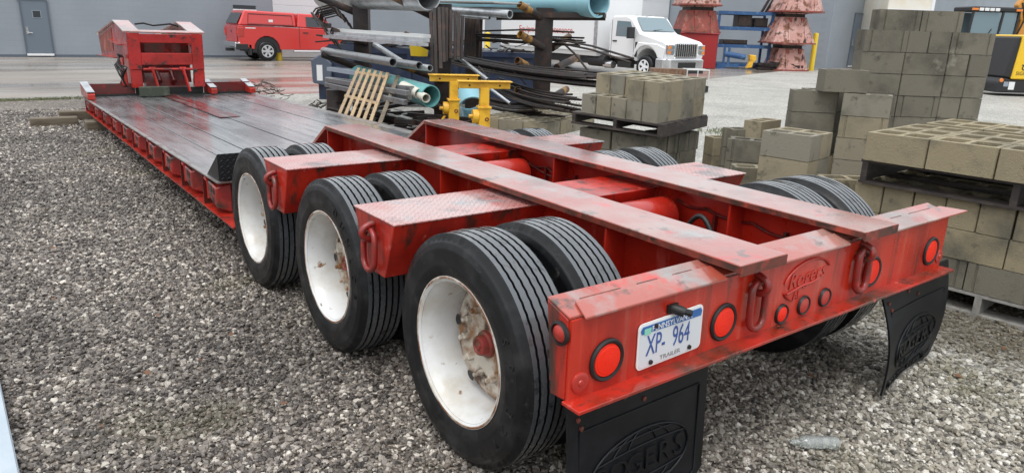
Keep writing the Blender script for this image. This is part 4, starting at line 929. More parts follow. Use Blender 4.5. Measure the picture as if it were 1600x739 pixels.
while z > -.05:
    course((o_.x, o_.y), R(9), z, "hhhh" if kk % 2 == 0 else "NN", 'block_grey', lambda k: f"flanged grey block, {ORD[k]} from the left, {ORD[kk]} course beneath the dark pallet", G, gap=.015)
    course((o_.x + uL.x * .93, o_.y + uL.y * .93), R(-76), z, "SS", 'block_grey', lambda k: f"flanged grey block on the shaded flank, {ORD[k]} along, {ORD[kk]} course beneath the dark pallet", G, gap=.015)
    z -= .195; kk += 1

# N: the broad low slab of blocks behind the far tyres
G = "blocks in the broad low slab"; o_ = (3.10, 7.12); a_ = R(-67)
for rr in range(8):
    course(o_, a_, .265, "SSS", 'block_mid', lambda k: f"open-topped block, {ORD[k]} from the left, {ORD[rr]} row back in the broad low slab", G, rowd=.197 * rr)
course(o_, a_, .07, "SSS", 'block_mid', lambda k: f"block {ORD[k]} from the left, hidden under the front of the low slab", G)
obj_ = tag(obj("strap", MB().tube([(3.9, 6.95, .465), (4.0, 6.9, .475), (4.12, 6.75, .47), (4.2, 6.6, .48), (4.28, 6.5, .465)], .02, 6), M['blacksteel'], smooth=60), "bent dark iron scrap lying across the low block slab", "scrap")

# ------------------------------------------------------------------ pipe rack
def post(name, p, top, w, m, label):
    t = thing(name, label, "rack post", (p[0], p[1], 0), R(-35), "pipe rack posts")
    h = MB().box(-w / 2, w / 2, -w / 2, -w / 2 + .02, 0, top).box(-w / 2, w / 2, w / 2 - .02, w / 2, 0, top).box(-.01, .01, -w / 2 + .02, w / 2 - .02, 0, top)
    h.box(-w / 2, -w / 2 + .014, -w / 2 + .02, w / 2 - .02, 0, top).box(w / 2 - .014, w / 2, -w / 2 + .02, w / 2 - .02, 0, top)
    obj("column", h, m, t); obj("base_plate", MB().box(-w, w, -w, w, 0, .02), m, t)
    t['_inv'] = 0; del t['_inv']
    return t
def arm(t, a, b, r=.055, tip=True):
    """tube arm from the post out to its open end b (world points)"""
    inv = Matrix.LocRotScale(t.location, t.rotation_euler, (1, 1, 1)).inverted(); a = inv @ Vector(a); b = inv @ Vector(b); c = a.lerp(b, .55)
    o = obj("arm", MB().tube([a, c], r, 12), M['brownsteel'], t, smooth=40)
    obj("arm_end", MB().pipe(c, b, r, r * .82, 14), M['armtip'] if tip else M['blacksteel'], o, smooth=40)
DA, DB, DC = 12.4, 11.0, 11.3
pA = post("rack_post", (2.930, 10.486, 1.002), 2.0, .26, M['blacksteel'], "black rack post at the far end under the steel culvert")
pB = post("rack_post", (3.377, 8.494, 1.117), 2.02, .26, M['blacksteel'], "black rack post behind the draped flat bars")
pC = post("rack_post", (4.864, 7.817, 1.254), 2.02, .27, M['blacksteel'], "black rack post standing clear in front of the white box truck")
pD = post("rack_post", (4.928, 9.944, 1.493), 2.0, .30, M['brownsteel'], "brown rusty rack post set back between the others")
for a, b in (((2.902, 10.556, 1.847), (2.224, 10.635, 2.090)), ((2.937, 10.351, 1.358), (2.318, 10.368, 1.558)), ((2.894, 10.210, 0.888), (2.130, 10.366, 1.169)), ((2.833, 10.106, 0.481), (2.145, 10.200, 0.747))): arm(pA, a, b, .06, False)
for a, b in (((3.389, 8.598, 1.779), (2.522, 8.804, 2.157)), ((3.334, 8.462, 1.296), (2.679, 8.460, 1.545)), ((3.296, 8.338, 0.880), (2.443, 8.495, 1.156)), ((3.229, 8.221, 0.425), (2.615, 8.198, 0.702))): arm(pB, a, b, .06)
for a, b in (((4.844, 7.784, 1.835), (4.304, 7.747, 2.046)), ((4.758, 7.696, 1.420), (4.239, 7.635, 1.608)), ((4.619, 7.662, 1.042), (4.149, 7.558, 1.217)), ((4.556, 7.553, 0.618), (4.084, 7.446, 0.780)), ((5.068, 7.845, 1.397), (5.665, 8.117, 1.583)), ((5.091, 7.718, 1.096), (5.799, 8.023, 1.246)), ((5.073, 7.694, 0.642), (5.501, 7.921, 0.717))): arm(pC, a, b, .06)
tag(obj("channel_beam", MB().beam((4.357, 8.433, 1.892), (5.349, 6.918, 1.932), .12, .08).beam((4.363, 8.440, 1.852), (5.358, 6.923, 1.894), .03, .08), M['brownsteel']), "brown channel beam lying level under the pale blue pipe", "steel beam")
# culvert with corrugations
def corrugated(a, b, r, n, m, label):
    a = Vector(a); b = Vector(b); L = (b - a).length; pr_ = []
    for k in range(n * 2 + 1): pr_.append((L * k / (n * 2), r + (.008 if k % 2 else -.004)))
    pr_ += [(L, r - .022), (0, r - .022)]
    q = (b - a).to_track_quat('X', 'Z').to_matrix().to_4x4(); q.translation = a
    return tag(obj("culvert_pipe", MB().lathe(pr_, 'x', (0, 0, 0), 36, closed=True).xf(q), m, smooth=60), label, "pipe")
corrugated((2.865, 12.006, 2.161), (2.979, 8.249, 2.118), .215, 45, M['galv'], "large corrugated steel culvert lying across the top rack arms")
def pp(nm, a, b, ro, ri, m, lab, grp="pipes on the rack"):
    return tag(obj(nm, MB().pipe(a, b, ro, ri, 26), m, smooth=40), lab, "pipe", grp)
PB = pp("blue_pipe", (4.796, 10.668, 2.125), (5.210, 6.961, 2.119), .20, .185, M['pvc'], "large pale blue plastic pipe with a bell end on top of the rack")
obj("pipe_bell", MB().pipe((5.195, 7.206, 2.116), (5.188, 6.908, 2.109), .222, .20, 30), M['pvc'], PB, smooth=40)
pp("teal_pipe", (2.401, 9.533, 0.876), (2.429, 7.246, 0.748), .155, .140, M['pvc_teal'], "teal plastic pipe on the lowest arms with smaller pipes inside")
pp("white_pipe", (2.378, 7.761, 0.802), (2.299, 7.144, 0.735), .062, .052, M['pvc_white'], "white plastic pipe sticking out from inside the teal pipe")
pp("white_pipe", (2.286, 7.782, 0.847), (2.305, 7.350, 0.777), .075, .066, M['pvc_white'], "wider white pipe end beside the narrow one inside the teal pipe")
pp("steel_pipe", (2.245, 10.558, 1.214), (2.169, 7.860, 1.174), .062, .05, M['pipe_steel'], "thick grey steel pipe resting on the third row of arms")
pp("steel_pipe", (2.355, 9.413, 1.166), (2.361, 7.446, 1.154), .055, .045, M['pipe_steel'], "thinner grey steel pipe just beyond the thick one")
pp("steel_pipe", (2.487, 8.776, 1.122), (2.426, 7.258, 1.130), .045, .038, M['galv'], "shiny short steel pipe ending against the flat bars")
pp("steel_pipe", (3.723, 8.796, 1.936), (3.915, 7.461, 1.891), .062, .052, M['galv'], "grey pipe sticking out to the right of the flat bar bundle at the top")
pp("conduit", (3.713, 8.778, 1.866), (3.840, 7.886, 1.830), .028, .022, M['galv'], "thin bright conduit just below the grey pipe end")
pp("conduit", (2.867, 9.880, 1.353), (3.033, 9.132, 1.081), .045, .038, M['galv'], "bright conduit leaning steeply between the rack shelves")
pp("conduit", (3.656, 8.598, 1.261), (3.740, 7.756, 0.917), .03, .024, M['galv'], "bright thin tube slanting down behind the yellow stand")
pp("conduit", (3.455, 7.289, 0.836), (3.485, 6.809, 0.659), .022, .018, M['galv'], "short white tube slanting down right of the yellow stands")
pp("blue_pipe_bend", (3.471, 7.861, 0.651), (3.315, 7.530, 0.497), .22, .2, M['pvc'], "short pale blue pipe end behind the two yellow stands")
# pale channels on the second shelf
for k, (dy, dd, w) in enumerate(((0, 0, .24), (6, -.1, .10), (-4, .15, .12))):
    tag(obj("steel_channel", MB().beam((2.485, 10.767, 1.564) + Vector((0, 0, -.025 * dy)) if False else Vector((2.485, 10.767, 1.564)) + Vector((-.10 * k, -.14 * k, -.055 * k)), Vector((2.759, 7.943, 1.542)) + Vector((-.10 * k, -.14 * k, -.055 * k)), .16, .05), M['channel'] if k == 0 else M['galv']),
        ["pale steel channel at the back of the second shelf", "bright pale steel channel lying at the shelf front", "lowest pale channel hanging under its neighbours on the second shelf"][k], "steel channel", "channels on the rack")
tag(obj("steel_channel", MB().beam((2.243, 10.196, 0.936), (2.344, 8.289, 0.926), .22, .06), M['greypaint']), "dull grey channel under the thick grey pipe", "steel channel", "channels on the rack")
for k in range(4):
    tag(obj("square_tube", MB().beam(Vector((2.149, 10.205, 0.768)) + Vector((-.03 * k, -.05 * k, -.075 * (k % 2))), Vector((2.236, 7.426, 0.842)) + Vector((-.09 * k, -.10 * k, -.09 * (k % 2) - .02 * k)), .07, .07), M['pipe_steel'], bevel=.004),
        ["grey square tube next to the teal pipe", "lower grey square tube beside the teal pipe", "grey square tube third from the teal pipe", "outermost lower grey square tube on the bottom arms"][k], "tube", "square tubes on the rack")
# flat bars draped over the post
FB = thing("flat_bar_bundle", "bundle of dark flat bars standing upright against the near rack post", "steel bars")
for k in range(9):
    x = 673 + 5.6 * k
for k, (a, b) in enumerate((((3.028, 8.277, 1.937), (2.908, 8.013, 0.977)), ((3.049, 8.199, 1.947), (2.923, 7.925, 0.945)), ((3.078, 8.116, 1.958), (2.970, 7.874, 1.079)), ((3.135, 8.100, 1.960), (3.033, 7.887, 1.171)), ((3.223, 8.136, 1.955), (3.100, 7.942, 1.177)), ((3.384, 8.268, 1.933), (3.270, 8.090, 1.217)), ((3.485, 8.317, 1.918), (3.376, 8.129, 1.186)), ((3.530, 8.277, 1.901), (3.423, 8.112, 1.235)), ((3.627, 8.318, 1.857), (3.515, 8.165, 1.213)))):
    obj("flat_bar", MB().beam(a, b, .052, .03, up=(.6, .8, 0)), M['brownsteel'] if k % 3 else M['blacksteel'], FB, bevel=.004)
FB2 = thing("flat_bar_bundle", "second bundle of brown flat bars on the set-back rusty post", "steel bars")
for k, (a, b) in enumerate((((4.526, 9.594, 1.846), (4.404, 9.429, 1.149)), ((4.582, 9.557, 1.859), (4.458, 9.389, 1.151)), ((4.637, 9.516, 1.862), (4.522, 9.342, 1.153)), ((4.750, 9.563, 1.865), (4.635, 9.387, 1.151)))):
    obj("flat_bar", MB().beam(a, b, .06, .03, up=(.6, .8, 0)), M['brownsteel'], FB2, bevel=.004)
tag(obj("sheet_metal", MB().beam((3.992, 9.565, 2.092), (4.150, 7.740, 2.067), .75, .015).beam((4.001, 9.579, 2.076), (4.160, 7.753, 2.054), .74, .012), M['channel']), "pale sheet of metal sticking out over the grey pipe at the top", "sheet metal")
tag(obj("steel_plate", MB().beam((4.488, 9.417, 1.996), (4.243, 8.032, 1.987), .5, .03), M['greypaint']), "blue grey plate lying under the pale sheet on the rack", "steel plate")
# reinforcing bars: bundles running past the clear post
rr_ = random.Random(21)
def bundle(name, label, a, b, n, spread, r=.016, sag=.05, m='blacksteel'):
    t = thing(name, label, "steel bars", (0, 0, 0), 0, "rebar bundles on the rack")
    a = Vector(a); b = Vector(b)
    for k in range(n):
        off = Vector((rr_.uniform(-.5, .5) * spread * 1.2, rr_.uniform(-.5, .5) * spread * 1.2, rr_.uniform(-.5, .5) * spread)); of2 = off + Vector((rr_.uniform(-.05, .05), rr_.uniform(-.05, .05), rr_.uniform(-.03, .03)))
        e = rr_.uniform(-.06, .06); pts = []
        for j in range(7): s = j / 6 + (e if j in (0, 6) else 0); pts.append(a.lerp(b, s) + off.lerp(of2, j / 6) - Vector((0, 0, sag * sin(pi * j / 6))))
        obj("bar", MB().tube(pts, r, 6), M[m], t)
    return t
bundle("rebar_bundle", "thick bundle of dark bars on the second arm of the clear post", (4.539, 10.098, 1.114), (3.696, 5.113, 1.093), 26, .20)
bundle("rebar_bundle", "bundle of dark bars on the lower arm of the clear post", (4.483, 8.447, 0.769), (3.388, 5.368, 0.800), 20, .22)
bundle("rebar_bundle", "bundle of dark bars lying lowest behind the low block slab", (4.053, 8.158, 0.524), (3.997, 6.663, 0.601), 14, .16)
bundle("rebar_bundle", "sparse thin bars on the upper arm of the clear post", (4.646, 9.644, 1.519), (5.293, 7.459, 1.515), 10, .14, .014, .0)
for a, b, lb in (((4.823, 7.433, 1.548), (4.553, 5.478, 1.356), "thin dark bar drooping right towards the white truck's wheel"), ((4.855, 7.388, 1.492), (4.511, 5.491, 1.305), "second thin dark bar drooping just below the first one"), ((4.950, 7.454, 1.510), (4.733, 6.562, 1.123), "brown bar slanting steeply down from the upper arm"),
                 ((4.509, 9.135, 1.627), (5.058, 7.299, 1.664), "long thin flat bar lying highest across the clear post"), ((4.027, 7.603, 1.090), (4.207, 7.383, 0.861), "thin wire slanting left of the clear post"), ((3.945, 8.316, 1.085), (3.728, 7.775, 0.945), "thin wire leaning against another behind the yellow stands"), ((4.174, 8.136, 1.065), (3.712, 7.787, 0.945), "thin wire crossing another above the yellow stands")):
    tag(obj("steel_bar", MB().tube([a, Vector(a).lerp(Vector(b), .5) + Vector((0, 0, .03)), b], .016 if 'wire' not in lb else .009, 6), M['brownsteel']), lb, "steel bar", "loose bars on the rack")
# bent bar hoops at the far end
HO = thing("bent_bar_bundle", "tangle of bent black bar hoops hooked over the far end of the rack", "steel bars")
for k in range(9):
    j = Vector((.045 * k - .12 + rr_.uniform(-.02, .02), .03 * k, -.03 * k + .06 * rr_.random())); pts = [Vector((2.452, 10.459, 1.369)) + j, Vector((2.360, 10.627, 1.638)) + j, Vector((2.253, 10.768, 1.801)) + j * .8, Vector((2.292, 10.770, 1.887)) + j * .6, Vector((2.476, 10.653, 1.946)) + j * .6, Vector((2.601, 10.542, 1.899)) + j, Vector((2.658, 10.422, 1.692)) + j]
    q = []
    for i_ in range(len(pts) - 1):
        for s in range(3): q.append(pts[i_].lerp(pts[i_ + 1], s / 3))
    obj("bent_bar", MB().tube(q, .014, 6), M['blacksteel'], HO, smooth=60)
for a, b, c in (((2.120, 10.583, 1.736), (2.083, 10.648, 1.837), (2.156, 10.518, 1.634)), ((2.079, 10.621, 1.755), (2.217, 10.580, 1.925), (2.322, 10.533, 1.659))):
    obj("bent_bar", MB().tube([a, c, b], .012, 6), M['blacksteel'], HO)
tag(obj("rusty_drum", MB().lathe([(0, .001), (0, .19), (.25, .2), (.27, .21), (.29, .2), (.55, .205), (.57, .20), (.57, .001)], 'z', (2.333, 10.213, 0.102)[:2] + (.02,), 24), M['brownsteel'], smooth=40), "brown rusty drum standing at the far end of the rack", "drum")
# leaning slatted frame
SL = thing("slatted_frame", "pale wooden slatted pallet leaning against the rack", "pallet")
for k in range(6):
    a = Vector((2.119, 8.888, 1.030)).lerp(Vector((2.183, 8.053, 1.018)), k / 5); b = Vector((1.530, 8.323, 0.417)).lerp(Vector((1.606, 7.472, 0.388)), k / 5)
    obj("slat", MB().beam(a, b, .048, .022, up=(-.6, -.8, .3)), M['pallet_tan'], SL, bevel=.003)
for s in (.1, .62):
    a = Vector((2.146, 8.945, 1.026)).lerp(Vector((1.554, 8.381, 0.409)), s); b = Vector((2.211, 8.108, 1.014)).lerp(Vector((1.633, 7.528, 0.380)), s); d = (b - a) * .04
    obj("cross_rail", MB().beam(a - d, b + d, .04, .05, up=(-.6, -.8, .3)), M['pallet_tan'], SL)
tag(obj("leaning_board", MB().beam((2.296, 7.953, 0.979), (1.655, 7.300, 0.373), .055, .02, up=(-.6, -.8, .3)), M['timber']), "single reddish brown board leaning right of the pale slatted pallet", "board")
# yellow stands
def stand(p, h, label):
    t = thing("jack_stand", label, "jack stand", p, R(-25), "yellow trailer stands")
    obj("sleeve", MB().box(-.075, .075, -.075, .075, 0, h * .66), M['yellow'], t, bevel=.008)
    obj("collar", MB().box(-.09, .09, -.09, .09, h * .655, h * .68), M['yellow'], t, bevel=.004)
    obj("inner_post", MB().box(-.06, .06, -.06, .06, h * .68, h - .09), M['yellow'], t, bevel=.006)
    obj("top_beam", MB().box(-.34, .34, -.035, .035, h - .10, h - .016), M['yellow'], t, bevel=.005); obj("top_plate", MB().box(-.36, .36, -.085, .085, h - .015, h), M['yellow'], t, bevel=.004)
    hl = MB()
    for x in (-.2, .2): hl.lathe([(-.0355, .014), (-.036, .0001)], 'y', (x, 0, h - .06), 10)
    obj("bolt_hole", hl, M['black'], t)
    obj("crank_box", MB().tube([(-.075, 0, h * .55), (-.15, 0, h * .55)], .09, 16).tube([(-.15, 0, h * .55), (-.20, 0, h * .55)], .025, 8), M['yellow'], t, smooth=40)
    obj("pull_handle", MB().tube([(-.12, -.02, h * .45), (-.19, -.03, h * .36), (-.17, -.03, h * .24), (-.08, -.02, h * .2)], .018, 8), M['yellow'], t, smooth=50)
    obj("lock_ring", MB().lathe([(-.077, .028), (-.081, .024), (-.081, .016), (-.077, .014)], 'y', (.03, 0, h * .52), 14), M['edge'], t)
    obj("foot_plate", MB().box(-.2, .2, -.2, .2, -.001, .015), M['yellow'], t)
    return t
p = (2.782, 7.212, 1.026); stand((p[0], p[1], 0), p[2] + .02, "yellow adjustable stand with the higher top, farther from the camera")
p = (2.714, 6.344, 1.006); stand((p[0], p[1], 0), p[2] + .02, "yellow adjustable stand with the lower top, nearer the block slab")
# scrap bin behind the rack
SB = thing("scrap_bin", "dark navy open scrap bin heaped with metal behind the rack", "skip", (0, 0, 0))
u_ = Vector((.80, -.594, 0)); f_ = Vector((.6, .8, 0)); o3 = Vector((3.209, 13.290, 0.682)); o3.z = 0
fm = Matrix(((u_.x, f_.x, 0, o3.x), (u_.y, f_.y, 0, o3.y), (0, 0, 1, 0), (0, 0, 0, 1)))
obj("bin_side", MB().ext([(0, .1), (4.6, .1), (4.6, 1.15), (.25, 1.25), (0, .95)], 'y', 0, .05).ext([(0, .1), (4.6, .1), (4.6, 1.15), (.25, 1.25), (0, .95)], 'y', 1.6, 1.65).box(0, .05, .051, 1.599, .1, .95).xf(fm), M['navy'], SB)
obj("bin_rim", MB().box(.2, 4.6, -.04, .09, 1.1, 1.2).xf(fm), M['navy'], SB)
obj("bin_corner", MB().ext([(-.10, .45), (.28, .38), (.32, .85), (.10, 1.05), (-.12, .92)], 'y', -.10, -.002).xf(fm), M['slate'], SB, bevel=.02)
obj("bin_sticker", MB().box(.0, .12, -.106, -.101, .50, .82).xf(fm), M['paper'], SB)
obj("bin_ribs", MB().box(.9, .98, -.06, -.001, .1, 1.1).box(1.9, 1.98, -.06, -.001, .1, 1.1).box(2.9, 2.98, -.06, -.001, .1, 1.1).xf(fm), M['navy'], SB)
rs = random.Random(8); sc_ = MB()
for k in range(70):
    a = Vector((rs.uniform(.3, 4.5), rs.uniform(.1, 1.5), rs.uniform(.75, 1.25))); d = Vector((rs.uniform(-1, 1), rs.uniform(-.6, .6), rs.uniform(-.15, .25))) * rs.uniform(.2, .8)
    sc_.beam(a, a + d, rs.uniform(.02, .14), rs.uniform(.02, .06))
stuff(obj("scrap_metal", sc_.xf(fm), M['pipe_steel']))
sc_ = MB()
for k in range(40):
    a = Vector((rs.uniform(.3, 4.5), rs.uniform(.1, 1.5), rs.uniform(.7, 1.15))); d = Vector((rs.uniform(-1, 1), rs.uniform(-.6, .6), rs.uniform(-.1, .1))) * rs.uniform(.2, .7)
    sc_.beam(a, a + d, rs.uniform(.1, .3), rs.uniform(.02, .06))
stuff(obj("scrap_pieces", sc_.xf(fm), M['navy']))
sc_ = MB()
for k in range(130):
    a = Vector((rs.uniform(.2, 4.5), rs.uniform(.05, 1.5), rs.uniform(.85, 1.38))); d = Vector((rs.uniform(-1, 1), rs.uniform(-.6, .6), rs.uniform(-.2, .3))) * rs.uniform(.2, .7)
    sc_.beam(a, a + d, rs.uniform(.02, .12), rs.uniform(.015, .05))
stuff(obj("scrap_iron", sc_.xf(fm), M['blacksteel']))
yb = tag(obj("yellow_tub", MB().lathe([(0, .001), (0, .16), (.30, .2), (.30, .18), (.03, .15)], 'z', (0, 0, 0), 20).xf(Matrix.Translation(Vector((4.159, 10.651, 1.131)))), M['bollard'], smooth=40), "small yellow tub among the scrap behind the rack arm", "tub")
# tangle of wire and dark oddments around the rack foot
def tangle(name, c, ext_, n, m, seed, r=(.006, .014), ln=.5):
    rs = random.Random(seed); q = MB()
    for k in range(n):
        a = Vector(c) + Vector((rs.uniform(-1, 1) * ext_[0], rs.uniform(-1, 1) * ext_[1], rs.uniform(.02, 1) * ext_[2])); pts = [a]
        for j in range(3): pts.append(pts[-1] + Vector((rs.uniform(-1, 1), rs.uniform(-1, 1), rs.uniform(-.35, .45))) * ln * .33)
        q.tube(pts, rs.uniform(*r), 5)
    return stuff(obj(name, q, m))
tangle("scrap_wire", (1.980, 10.571, 0.352)[:2] + (0,), (.45, .45, .28), 60, M['twig'], 1)
tangle("scrap_wire", (1.902, 13.119, 0.379)[:2] + (.1,), (.45, .35, .32), 60, M['twig'], 2, (.004, .009), .45)
rs = random.Random(4); q = MB()
for k in range(60):
    t_ = rs.random(); a = Vector((2.060, 9.826, 0.266)).lerp(Vector((2.402, 6.738, 0.378)), t_); a.z = rs.uniform(.02, .45); a += Vector((rs.uniform(-.3, .5), rs.uniform(-.3, .5), 0)); d = Vector((rs.uniform(.1, 1), rs.uniform(-1, .2), rs.uniform(-.12, .12))) * rs.uniform(.3, 1.0)
    q.beam(a, a + d, rs.uniform(.03, .14), rs.uniform(.02, .07))
stuff(obj("scrap_heap", q, M['blacksteel']))
q = MB()
for k in range(22):
    t_ = rs.random(); a = Vector((2.152, 9.518, 0.327)).lerp(Vector((2.369, 7.559, 0.412)), t_); a.z = rs.uniform(.25, .5); d = Vector((rs.uniform(-.6, 1), rs.uniform(-1, .4), rs.uniform(-.1, .1))) * rs.uniform(.15, .5)
    q.beam(a, a + d, rs.uniform(.02, .10), .015)
stuff(obj("scrap_offcuts", q, M['channel']))
# ------------------------------------------------------------------ warehouse and other buildings
WY = 32.2
WH = thing("warehouse", "long grey painted block warehouse behind the yard with slate steel door", "building")
obj("wall", MB().box(-40, 60, WY, WY + .3, .005, 4.4), M['wall'], WH)
obj("wall_base", MB().box(-40, 60, WY - .02, WY - .001, .005, .10), M['doorframe'], WH)
def door(parent, x0, x1, z1, y=WY - .002, win=True, flip=False):
    d = obj("door", MB().box(x0 + .05, x1 - .05, y - .05, y - .01, .12, z1 - .05), M['door'], parent)
    obj("door_frame", MB().box(x0, x0 + .05, y - .07, y, .1, z1).box(x1 - .05, x1, y - .07, y, .1, z1).box(x0 + .05, x1 - .05, y - .07, y, z1 - .05, z1), M['doorframe'], d)
    obj("door_sill", MB().box(x0 + .02, x1 - .02, y - .10, y - .071, .06, .14), M['white'], d)
    w = x1 - x0
    if win:
        obj("window_frame", MB().box(x0 + w * .40, x0 + w * .72, y - .060, y - .051, z1 * .68, z1 * .81), M['greypaint'], d); obj("window", MB().box(x0 + w * .43, x0 + w * .69, y - .064, y - .061, z1 * .69, z1 * .80), M['glass'], d)
    hx = x0 + .14 if not flip else x1 - .14
    obj("handle", MB().box(hx - .04, hx + .04, y - .075, y - .051, z1 * .40, z1 * .52).tube([(hx, y - .09, z1 * .43), (hx + (.16 if not flip else -.16), y - .09, z1 * .42)], .015, 8), M['chrome'], d)
    return d
door(WH, (-0.905, 32.150, 0.044)[0], (0.018, 32.150, 0.072)[0], (0.030, 32.150, 2.142)[2])
obj("door_canopy", MB().box((-0.954, 32.150, 2.072)[0], (0.027, 32.150, 2.118)[0], WY - .06, WY - .003, (-0.470, 32.150, 2.083)[2] + .01, (-0.470, 32.150, 2.083)[2] + .09), M['white'], WH)
wz = (7.416, 32.150, 2.032)[2]
w_ = obj("window", MB().box((6.946, 32.150, 2.014)[0], (7.922, 32.150, 2.052)[0], WY - .03, WY - .003, wz - .35, wz + .22), M['glass'], WH); obj("window_bar", MB().box((6.919, 32.150, 2.013)[0], (7.951, 32.150, 2.053)[0], WY - .06, WY - .031, wz - .04, wz + .05), M['white'], w_)
x0, x1 = (8.694, 32.150, 1.999)[0], (11.129, 32.150, 2.090)[0]
ov = obj("overhead_door", MB().box(x0, x1, WY - .04, WY - .012, .02, 4.3), M['white_siding'], WH)
sl = mesh("door_panel", MB().box(x0 + .02, x1 - .02, -.012, 0, .02, .46), M['white_siding'], bevel=.004)
for k in range(9):
    o = bpy.data.objects.new("door_panel", sl); C.objects.link(o); o.parent = ov; o.location = (0, WY - .041, .02 + .46 * k - .0)
obj("corner_trim", MB().box((20.113, 32.100, 1.422)[0], (20.325, 32.100, 1.426)[0], WY - .06, WY - .003, .01, 4.4), M['white'], WH)
x0, x1 = (26.881, 32.100, 2.681)[0], 35.1
ov = obj("overhead_door", MB().box(x0, x1, WY - .05, WY - .012, .02, 4.38), M['white_siding'], WH)
for k in range(5): obj("door_panel", MB().box(x0 + .02, x1 - .02, WY - .065, WY - .051, .03 + .9 * k, .88 + .9 * k), M['white_siding'], ov)
# annex whose block walls close the yard behind the hoppers
AN = thing("annex", "grey block annex behind the stacked hoppers with slate door", "building", (36.4, 21.6, 0), R(7))
me_ = obj("wall", MB().box(0, 30, 0, .3, .005, 5.2), M['wall'], AN); 
dA = (42.644, 23.482, 0.000); dB = (44.326, 23.364, 0.000)
inv = Matrix.LocRotScale((36.4, 21.6, 0), AN.rotation_euler, (1, 1, 1)).inverted()
def onface(px0, px1): return [v for v in (px0, px1)]
door(AN, (3.702, 0.000, 0.249)[0], (6.060, 0.000, 0.227)[0], (3.159, 0.000, 3.197)[2], -.002, False)
ln = Vector((35.2, 32.15, 0)) - Vector((36.4, 21.6, 0)); sw = obj("side_wall", MB().box(-.3, ln.length, 0, .3, .005, 5.2), M['wall']); sw.parent = AN; sw.matrix_parent_inverse = inv
sw.location = (36.4, 21.6, 0); sw.rotation_euler = (0, 0, atan2(ln.y, ln.x) + pi); sw.data.transform(Matrix.Diagonal((-1, 1, 1, 1)))
# cream panelled trailer and a grey shed farther right
u36 = R(-36.4)
p = (51.466, 25.914, 0.000); CT = thing("box_trailer", "tall cream box trailer with rust streaks behind the tall block stack", "trailer", (p[0] * .78 + -2.65 * .22, p[1] * .78 - 1.49 * .22, 0), u36)
obj("box_body", MB().box(0, 2.6, 0, 7, .9, 5.2), M['cream'], CT, bevel=.03); obj("trim", MB().box(2.45, 2.63, -.03, -.001, .9, 5.2).box(0, 2.6, -.02, -.001, 3.35, 3.42), M['white'], CT); obj("rear_sill", MB().box(0, 2.6, -.1, .3, .55, .89), M['hopper_red'], CT)
for x in (.35, 2.25): obj("wheel", MB().lathe([(-.15, .0001), (-.15, .5), (.15, .5), (.15, .0001)], 'x', (x, 1.5, .5), 20), M['rubber'], CT)
p = (75.650, 33.791, 0.000); SH = thing("grey_shed", "plain grey shed wall farthest behind the backhoe", "building", (p[0], p[1], 0), u36)
obj("wall", MB().box(0, 40, 0, .3, .005, 6), M['wall'], SH); obj("trim", MB().box(3.5, 40, -.06, -.001, 2.7, 2.9), M['white'], SH); obj("red_stripe", MB().box(3.5, 40, -.05, -.001, 2.25, 2.36), M['hopper_red'], SH)
def bollard(p, h, r, label):
    return tag(obj("bollard", MB().lathe([(0, .001), (0, r), (h - r * .5, r), (h - r * .15, r * .8), (h, .0001)], 'z', (p[0], p[1], 0), 20), M['bollard'], smooth=40), label, "bollard", "yellow bollards")
bollard((33.380, 20.287, -0.000), 1.95, .13, "yellow bollard at the annex corner beside the right hopper stack")
p = (13.689, 22.218, 0.299); bollard((p[0], p[1]), 1.5, .11, "yellow bollard half hidden behind the rack and rebar"); p = (8.039, 29.810, 0.141); bollard((p[0], p[1]), .9, .14, "yellow bollard hidden behind the pickup wheel")

# ------------------------------------------------------------------ vehicles
def wheelset(par, pts, r, w, rimm, spokes=6):
    ty = mesh("tyre", MB().lathe([(-w / 2, r * .62), (-w / 2 - .01, r * .8), (-w / 2 + .03, r * .96), (-w / 4, r), (w / 4, r), (w / 2 - .03, r * .96), (w / 2 + .01, r * .8), (w / 2, r * .62)], 'y', (0, 0, 0), 36), M['rubber'], smooth=40)
    rm = MB().lathe([(-w / 2 + .03, r * .64), (-w / 2 - .004, r * .62), (-w / 2 + .02, r * .54), (-w / 2 + .09, r * .52), (-w / 2 + .1, .0001)], 'y', (0, 0, 0), 30)
    rm2 = mesh("wheel", rm, M['darkplastic'] if spokes else rimm, smooth=40)
    sp = MB()
    for k in range(spokes):
        for s in (-.13, .13):
            t = 2 * pi * k / spokes + s; sp.beam((.05 * cos(t), -w / 2 + .02, .05 * sin(t)), (r * .58 * cos(t), -w / 2 + .012, r * .58 * sin(t)), r * .13, .04, up=(0, 1, 0))
    sp.lathe([(-w / 2 + .05, r * .62), (-w / 2 - .006, r * .62), (-w / 2 - .006, r * .53), (-w / 2 + .06, r * .53)], 'y', (0, 0, 0), 30).lathe([(-w / 2 + .05, .10), (-w / 2 - .004, .08), (-w / 2 - .008, .0001)], 'y', (0, 0, 0), 14)
    spm = mesh("spokes", sp, rimm, smooth=40)
    for (x, y) in pts:
        o = obj("wheel", rm2, None, par, loc=(x, y, r)); o.rotation_euler = (0, 0, 0 if y < 0 else pi); obj("tyre", ty, None, o); obj("spokes", spm, None, o)
def arch(cx, r, z0, n=9): return [(cx + r * cos(pi * k / n), z0 + r * sin(pi * k / n)) for k in range(n + 1)]
